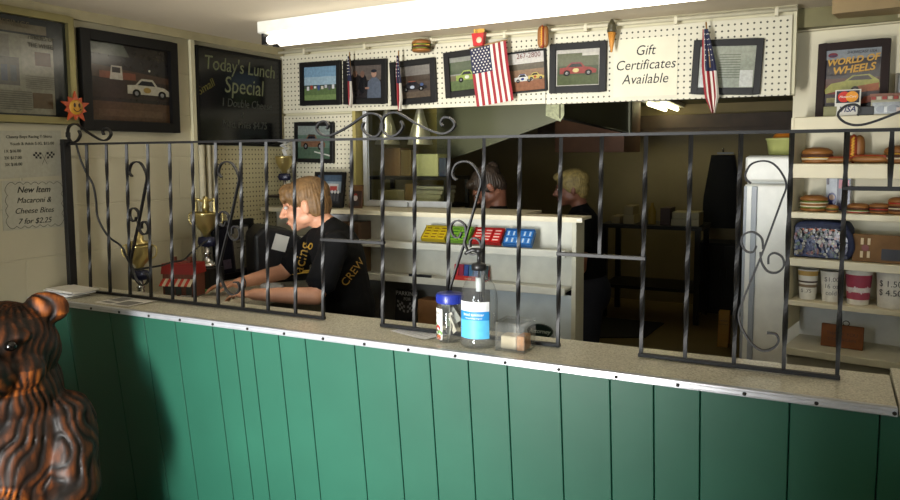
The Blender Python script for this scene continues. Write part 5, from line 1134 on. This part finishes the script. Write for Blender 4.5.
def make_person(name, label, base, facing, hp, pitch, roll_, neck, sh, chest, waist, hip, elb, wri, handdir, palm, thumb, feet, hairfn, hair_rgb, skin, shirt_m, trouser_m, vox=.006, sleeve=.55, sz=1.0):
    base = Vector(base); t_ = thing(name, label, 'person', base)
    Z = lambda p: Vector(p)-base
    Rb = rotz(facing).to_3x3()
    Mh = Matrix.Translation(Z(hp)) @ rotz(facing) @ Matrix.Rotation(roll_, 4, 'Y') @ Matrix.Rotation(pitch, 4, 'X') @ Matrix.Scale(sz, 4)
    def spine_rot(a, b_):
        up = (Vector(b_)-Vector(a)).normalized(); sd = Rb @ Vector((1, 0, 0)); sd = (sd-up*sd.dot(up)).normalized(); return Matrix((sd, up.cross(sd), up)).transposed()
    def torso(mb, g):
        r1 = spine_rot(waist, chest); r2 = spine_rot(hip, waist)
        mb.ell(Z(chest), (.168+g, .115+g, .19+g), 0, 20, 14, r1); mb.ell((Z(chest)+Z(waist))/2, (.152+g, .112+g, .2+g), 0, 20, 14, r1); mb.ell(Z(waist), (.15+g, .115+g, .16+g), 0, 20, 14, r2); mb.ell(Z(hip), (.17+g, .125+g, .15+g), 0, 20, 14, r2)
        for s in sh: mb.caps(Z(s), Z(chest)+(Z(s)-Z(chest))*.35+Vector((0, 0, .03)), .058+g, .09+g)
        mb.caps(Z(neck), (Z(sh[0])+Z(sh[1]))/2, .055+g*.4, .085+g)
    mb = MB(); head_shapes(mb, Mh); nk = Mh @ Vector((0, .028, -.06))
    mb.caps(nk, Z(neck), .05, .054); torso(mb, -.006)
    for i in (0, 1):
        mb.caps(Z(sh[i]), Z(elb[i]), .046, .038); mb.caps(Z(elb[i]), Z(elb[i])+(Z(wri[i])-Z(elb[i]))*.4, .038, .037); mb.caps(Z(elb[i])+(Z(wri[i])-Z(elb[i]))*.4, Z(wri[i]), .037, .025)
        hand_shapes(mb, Z(wri[i]), handdir[i], palm[i], thumb[i], .98)
        kn = (Vector(hip)+Vector(feet[i]))/2+Rb @ Vector(((-.09, .09)[i], -.03, -.02)); hs = Z(hip)+Rb @ Vector(((-.09, .09)[i], 0, -.05))
        mb.caps(hs, Z(kn), .078, .055); mb.caps(Z(kn), Z(feet[i])+Vector((0, 0, .08)), .052, .036)
    body = remesh(mb, 'body', skin, t_, vox, 3, .45)
    # clothes
    mb = MB(); torso(mb, .009)
    for i in (0, 1):
        e = Z(sh[i])+(Z(elb[i])-Z(sh[i]))*sleeve; mb.caps(Z(sh[i]), e-(e-Z(sh[i]))*.1, .062, .06); mb.tube([Z(sh[i]), e], [.062, .066], 16)
    shirt = remesh(mb, 'shirt', shirt_m, t_, .009, 2, .5)
    mb = MB(); r2 = spine_rot(hip, waist); mb.ell(Z(hip), (.187, .142, .16), 0, 20, 14, r2)
    for i in (0, 1):
        kn = (Vector(hip)+Vector(feet[i]))/2+Rb @ Vector(((-.09, .09)[i], -.03, -.02)); hs = Z(hip)+Rb @ Vector(((-.09, .09)[i], 0, -.05))
        mb.caps(hs, Z(kn), .095, .07); mb.caps(Z(kn), Z(feet[i])+Vector((0, 0, .1)), .068, .056)
    remesh(mb, 'trousers', trouser_m, t_, .012, 2, .5)
    for i in (0, 1):
        mb = MB(); fd = Rb @ Vector((0, -1, 0)); R3 = rotz(facing).to_3x3()
        mb.ell(Z(feet[i])+Vector((0, 0, .045))+fd*.06, (.047, .13, .045), 0, 16, 10, R3); mb.ell(Z(feet[i])+Vector((0, 0, .06)), (.045, .055, .05), 0, 14, 10, R3); remesh(mb, 'shoe', M_dark, t_, .008, 2)
    # eyes, brows, hair
    for s in (-1, 1):
        mb = MB(); mb.M = Mh; mb.ell((s*.031, -.0775, .004), (.0125, .009, .0075), 0, 12, 8); e = mb.build('eye', flat((210, 205, 200)), t_)
        mb = MB(); mb.M = Mh; mb.ell((s*.031, -.0845, .004), (.0055, .004, .0058), 0, 10, 6); mb.build('iris', pm('dark_iris', (40, 30, 26), .2, var=0), e)
        mb = MB(); mb.M = Mh; mb.ell((s*.031, -.09, .0225), (.018, .005, .004), 0, 10, 6); mb.build('eyebrow', pm('brow_'+name, tuple(int(c*.6) for c in hair_rgb), .8), t_)
    mb = MB(); mb.M = Mh; mb.ell((0, -.0955, -.0635), (.019, .004, .0055), 0, 12, 6); mb.build('lips', pm('lips', (150, 84, 78), .4, var=0), t_)
    mb = MB(); mb.M = Mh; hairfn(mb); mb.M = None
    remesh(mb, 'hair', pm('hair_%d_%d' % hair_rgb[:2], hair_rgb, .6, var=.35, scale=45), t_, .005, 1, .4, strands(.0016, 38))
    return t_, shirt, Mh
def project_text(o, target, direction, off=.0015):
    bv = BVHTree.FromPolygons([v.co for v in target.data.vertices], [p.vertices for p in target.data.polygons]); M = o.matrix_basis; d = Vector(direction).normalized()
    for v in o.data.vertices:
        p = M @ v.co; h, n, i, ds = bv.ray_cast(p-d*.5, d)
        if h is None: h, n, i, ds = bv.find_nearest(p)
        v.co = h+n*off
    o.matrix_basis = Matrix.Identity(4)
def bob(mb):
    for c, r in (((0, .022, .04), (.083, .1, .076)), ((0, .065, -.005), (.07, .05, .075)), ((.062, .05, -.005), (.022, .04, .06)), ((-.062, .05, -.005), (.022, .04, .06)), ((0, -.055, .075), (.062, .04, .028)), ((.05, -.04, .055), (.022, .035, .03)), ((-.05, -.04, .055), (.022, .035, .03)), ((.03, -.08, .045), (.03, .012, .026)), ((-.02, -.084, .055), (.03, .01, .018)), ((0, .066, -.055), (.04, .03, .04)),
                 ((.068, -.02, .03), (.012, .02, .03)), ((-.068, -.02, .03), (.012, .02, .03))): mb.ell(c, r, 0, 16, 12)
Y1 = .92
hp = at(305, 204, y=Y1); nb = at(331, 229, y=Y1+.03); s0 = at(335, 246, y=Y1-.13); s1 = at(318, 240, y=Y1+.19)
ch_ = at(339, 262, y=Y1+.04); wa = at(348, 303, y=Y1+.06); hi = wa+Vector((.05, .02, -.2))
e0 = at(316, 300, y=.66); w0 = at(254, 297, y=.56); e1 = at(283, 272, y=1.0); w1_ = at(238, 288, y=.74)
if e0.z < WZ+.045: e0.z = WZ+.045
for q_ in (w0, w1_): q_.z = max(q_.z, WZ+.05)
fz = -1.08
M_shirt1 = M_blackcloth
woman, shirt, MhW = make_person('person', 'woman with short light brown hair in a black t-shirt leaning over the back counter', (hi.x, hi.y, 0), fz, hp, .24, 0, nb, [s1, s0], ch_, wa, hi, [e1, w1_*0+e0], [w1_, w0], [(-.8, -.5, -.05), (-.9, -.1, -.03)], [(0, 0, -1), (0, -.3, -1)], [(-.3, -.9, 0), (-.2, .9, .1)],
    [hi*1-Vector((-.05, -.1, hi.z)), hi*1-Vector((-.02, .12, hi.z))], bob, (112, 84, 50), M_skin, M_shirt1, pm('dark_jeans', (26, 30, 44), .8), .006, .8, 1.06)
gold = pm('gold_print', (176, 136, 46), .6)
woman.location.z = 0
b0 = Vector(woman.location)
woman['category'] = 'person'
view = (at(312, 265, y=1.0)-CAM).normalized()
def shirt_text(s, px, py, size, ang, yy):
    o = text(s, size, (0, 0, 0), gold, woman, 'shirt_print', ext=0); p = at(px, py, y=yy)-b0
    R = Matrix((RGT, UPV, -FWD)).transposed().to_4x4(); o.matrix_basis = Matrix.Translation(p) @ R @ Matrix.Rotation(ang, 4, 'Z'); project_text(o, shirt, view)
shirt_text('Racing', 300, 262, .075, 1.3, .9); shirt_text('CREW', 352, 272, .05, .9, .95)
# bracelet, what she works on
mb = MB(); dv = (w1_-e1).normalized(); a_ = dv.cross(Vector((0, 0, 1))).normalized(); u_ = dv.cross(a_); cpt = w1_-dv*.02-b0
mb.tube([cpt+(a_*cos(q_)+u_*sin(q_))*.031 for q_ in [2*pi*i/24 for i in range(25)]], .003, 6, caps=False); mb.build('bracelet', M_dark, woman)
p = at(212, 292, z=WZ); tag(MB().bb((-.06, -.04, 0), (.06, .04, .008)).build('order_pad', flat((70, 150, 60)), bev=.002, loc=(p.x-.08, p.y-.03, WZ+.0005)), 'bright green order pad on the back counter under her hands', 'pad')
mb = MB(); p = at(262, 290, z=WZ)
for i in range(14): mb.ell((random.uniform(-.05, .05), random.uniform(-.02, .02), .02+random.uniform(0, .02)), (random.uniform(.02, .035), random.uniform(.018, .028), .02), 0, 8, 6)
o = remesh(mb, 'plastic_wrap', pm('grey_plastic_film', (150, 152, 152), .25, spec=.6), None, .012, 1, .4, loc=(at(272, 292, y=.78).x, .78, WZ+.002)); tag(o, 'crumpled grey plastic bag on the back counter behind her arms', 'bag')
def topknot(mb):
    for c, r in (((0, .025, .04), (.082, .098, .075)), ((0, .06, -.01), (.072, .05, .075)), ((.06, .02, .01), (.022, .05, .05)), ((-.06, .02, .01), (.022, .05, .05)), ((0, -.05, .075), (.06, .04, .025)), ((0, .1, .06), (.035, .035, .035))): mb.ell(c, r, 0, 16, 12)
def cropped(mb):
    for c, r in (((0, .022, .045), (.085, .102, .078)), ((0, .062, -.005), (.074, .052, .08)), ((.062, .02, .015), (.024, .06, .05)), ((-.062, .02, .015), (.024, .06, .05)), ((0, -.055, .08), (.06, .045, .03))): mb.ell(c, r, 0, 16, 12)
def standing(label, px, py, y, facing, pitch, hairfn, hair, skin, shirt_m, roll_=0):
    hp_ = at(px, py, y=y); Rb = rotz(facing).to_3x3(); L = lambda a, b_, c: hp_+Rb @ Vector((a, b_, c)); g = Vector((hp_.x, hp_.y, 0)); bk = .1
    fx = Rb @ Vector((-.11, bk+.05, 0)); fx2 = Rb @ Vector((.11, bk+.05, 0))
    return make_person('person', label, (hp_.x, hp_.y, 0), facing, hp_, pitch, roll_, L(0, .06, -.13), [L(-.17, .07, -.21), L(.17, .07, -.21)], L(0, .08, -.3), L(0, .1, -.5), L(0, .12, -.66), [L(-.23, .06, -.48), L(.23, .06, -.48)], [L(-.17, -.17, -.5), L(.17, -.17, -.5)], [Rb @ Vector((.3, -1, 0)), Rb @ Vector((-.3, -1, 0))], [(0, 0, -1)]*2, [Rb @ Vector((1, 0, .3)), Rb @ Vector((-1, 0, .3))],
        [g+fx, g+fx2], hairfn, hair, skin, shirt_m, pm('dark_jeans', (26, 30, 44), .8), .008)
dsk = pm('skin_dimmed', (128, 82, 62), .5, var=.06)  # skin copy darkened to carry the kitchen's dim light
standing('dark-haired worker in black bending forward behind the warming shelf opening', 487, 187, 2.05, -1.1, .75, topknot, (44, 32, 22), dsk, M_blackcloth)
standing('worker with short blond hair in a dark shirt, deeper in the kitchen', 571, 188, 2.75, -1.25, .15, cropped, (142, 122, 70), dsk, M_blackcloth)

# ------------------------------------------------------------------ carved bear
bp_ = at(10, 400, y=-.40); B0 = Vector((bp_.x, -.40, 0)); BF = .72
t = thing('carved_bear', 'carved wooden bear statue with burnt brown fur standing before the green counter', 'statue', B0, BF)
mb = MB()
for c, r in (((0, .0, .42), (.235, .2, .36)), ((0, .0, .66), (.22, .185, .26)), ((0, -.06, .4), (.19, .18, .26)), ((0, -.02, .86), (.165, .15, .15)), ((0, -.03, 1.0), (.165, .15, .15)), ((0, -.1, 1.03), (.11, .09, .1)), ((0, -.19, .96), (.078, .095, .065)), ((0, -.17, .915), (.06, .08, .04)), ((.08, -.13, .95), (.065, .06, .06)), ((-.08, -.13, .95), (.065, .06, .06)),
             ((.125, -.02, 1.12), (.068, .034, .056)), ((-.125, -.02, 1.12), (.068, .034, .056)), ((.07, -.135, 1.06), (.045, .03, .022)), ((-.07, -.135, 1.06), (.045, .03, .022))): mb.ell(c, r, 0, 24, 16)
for s in (-1, 1):
    mb.caps((s*.17, -.03, .76), (s*.21, -.1, .56), .09, .075); mb.caps((s*.21, -.1, .56), (s*.1, -.22, .44), .075, .062); mb.ell((s*.085, -.235, .43), (.06, .05, .06))
    mb.ell((s*.16, -.1, .16), (.12, .17, .15)); mb.ell((s*.17, -.24, .1), (.085, .11, .06))
def carve(me):
    nr = [v.normal.copy() for v in me.vertices]; attr = me.color_attributes.new('fur', 'FLOAT_COLOR', 'POINT')
    from mathutils import noise
    for i, (v, n) in enumerate(zip(me.vertices, nr)):
        p = v.co.copy(); a = atan2(p.x, -p.y)
        wob = noise.noise(p*5)*3.2+noise.noise(p*13)*1.0
        k_ = a*19+p.z*(-22 if p.x > 0 else 22)+wob*2.6
        r_ = abs(sin(k_)); stroke = max(0, sin(p.z*34+noise.noise(p*8)*6+a*5))
        cut = (1-r_)**2.2*(.35+.65*stroke); face = p.y < -.1 and p.z > .88
        v.co -= n*(.011 if not face else .004)*cut; v.co += n*.007*noise.noise(p*12)
        hi_ = .16+r_*.36+.85*max(0, noise.noise(p*4.5+Vector((3, 1, 2))))*stroke**.5
        if face and p.z < .96: hi_ += .25
        if p.z > 1.1 and abs(p.x) > .09: hi_ += .3
        attr.data[i].color = (max(0, min(1, hi_-.55*cut)),)*3+(1,)
m = bpy.data.materials.new('carved_wood'); m.use_nodes = True; N = m.node_tree.nodes; L_ = m.node_tree.links; b = N['Principled BSDF']
at_ = N.new('ShaderNodeAttribute'); at_.attribute_name = 'fur'; tc = N.new('ShaderNodeTexCoord'); mp = N.new('ShaderNodeMapping'); mp.inputs['Scale'].default_value = (22, 22, 5); nz = N.new('ShaderNodeTexNoise'); nz.inputs['Scale'].default_value = 2; nz.inputs['Detail'].default_value = 6
L_.new(tc.outputs['Object'], mp.inputs[0]); L_.new(mp.outputs[0], nz.inputs['Vector'])
ad = N.new('ShaderNodeMath'); ad.operation = 'MULTIPLY_ADD'; ad.inputs[1].default_value = .9; L_.new(nz.outputs['Fac'], ad.inputs[0]); sb_ = N.new('ShaderNodeMath'); sb_.operation = 'SUBTRACT'; sb_.inputs[1].default_value = .45; L_.new(at_.outputs['Fac'], sb_.inputs[0]); L_.new(sb_.outputs[0], ad.inputs[2])
rp = N.new('ShaderNodeValToRGB'); cr = rp.color_ramp; cr.elements[0].position = .12; cr.elements[0].color = (*lin((18, 11, 7)), 1); cr.elements[1].position = .95; cr.elements[1].color = (*lin((184, 104, 42)), 1)
e = cr.elements.new(.42); e.color = (*lin((46, 25, 12)), 1); e = cr.elements.new(.7); e.color = (*lin((104, 54, 20)), 1)
L_.new(ad.outputs[0], rp.inputs[0]); L_.new(rp.outputs[0], b.inputs['Base Color']); b.inputs['Specular IOR Level'].default_value = .3; b.inputs['Roughness'].default_value = .55; b.inputs['Coat Weight'].default_value = .04; b.inputs['Coat Roughness'].default_value = .25
remesh(mb, 'body', m, t, .0065, 5, .5, carve)
for s in (-1, 1):
    MB().ell((s*.064, -.178, 1.04), (.019, .014, .016), 0, 14, 10).build('eye', pm('bear_eye', (12, 10, 9), .15, var=0), t)
MB().ell((0, -.278, .985), (.032, .02, .024), 0, 16, 10).build('nose', pm('bear_nose', (16, 12, 10), .3, var=0), t)
MB().lathe([(0, 0), (.3, 0), (.31, .02), (.3, .055), (0, .055)], n=28).build('log_base', pm('brown_wood', (110, 66, 34), .5), t)
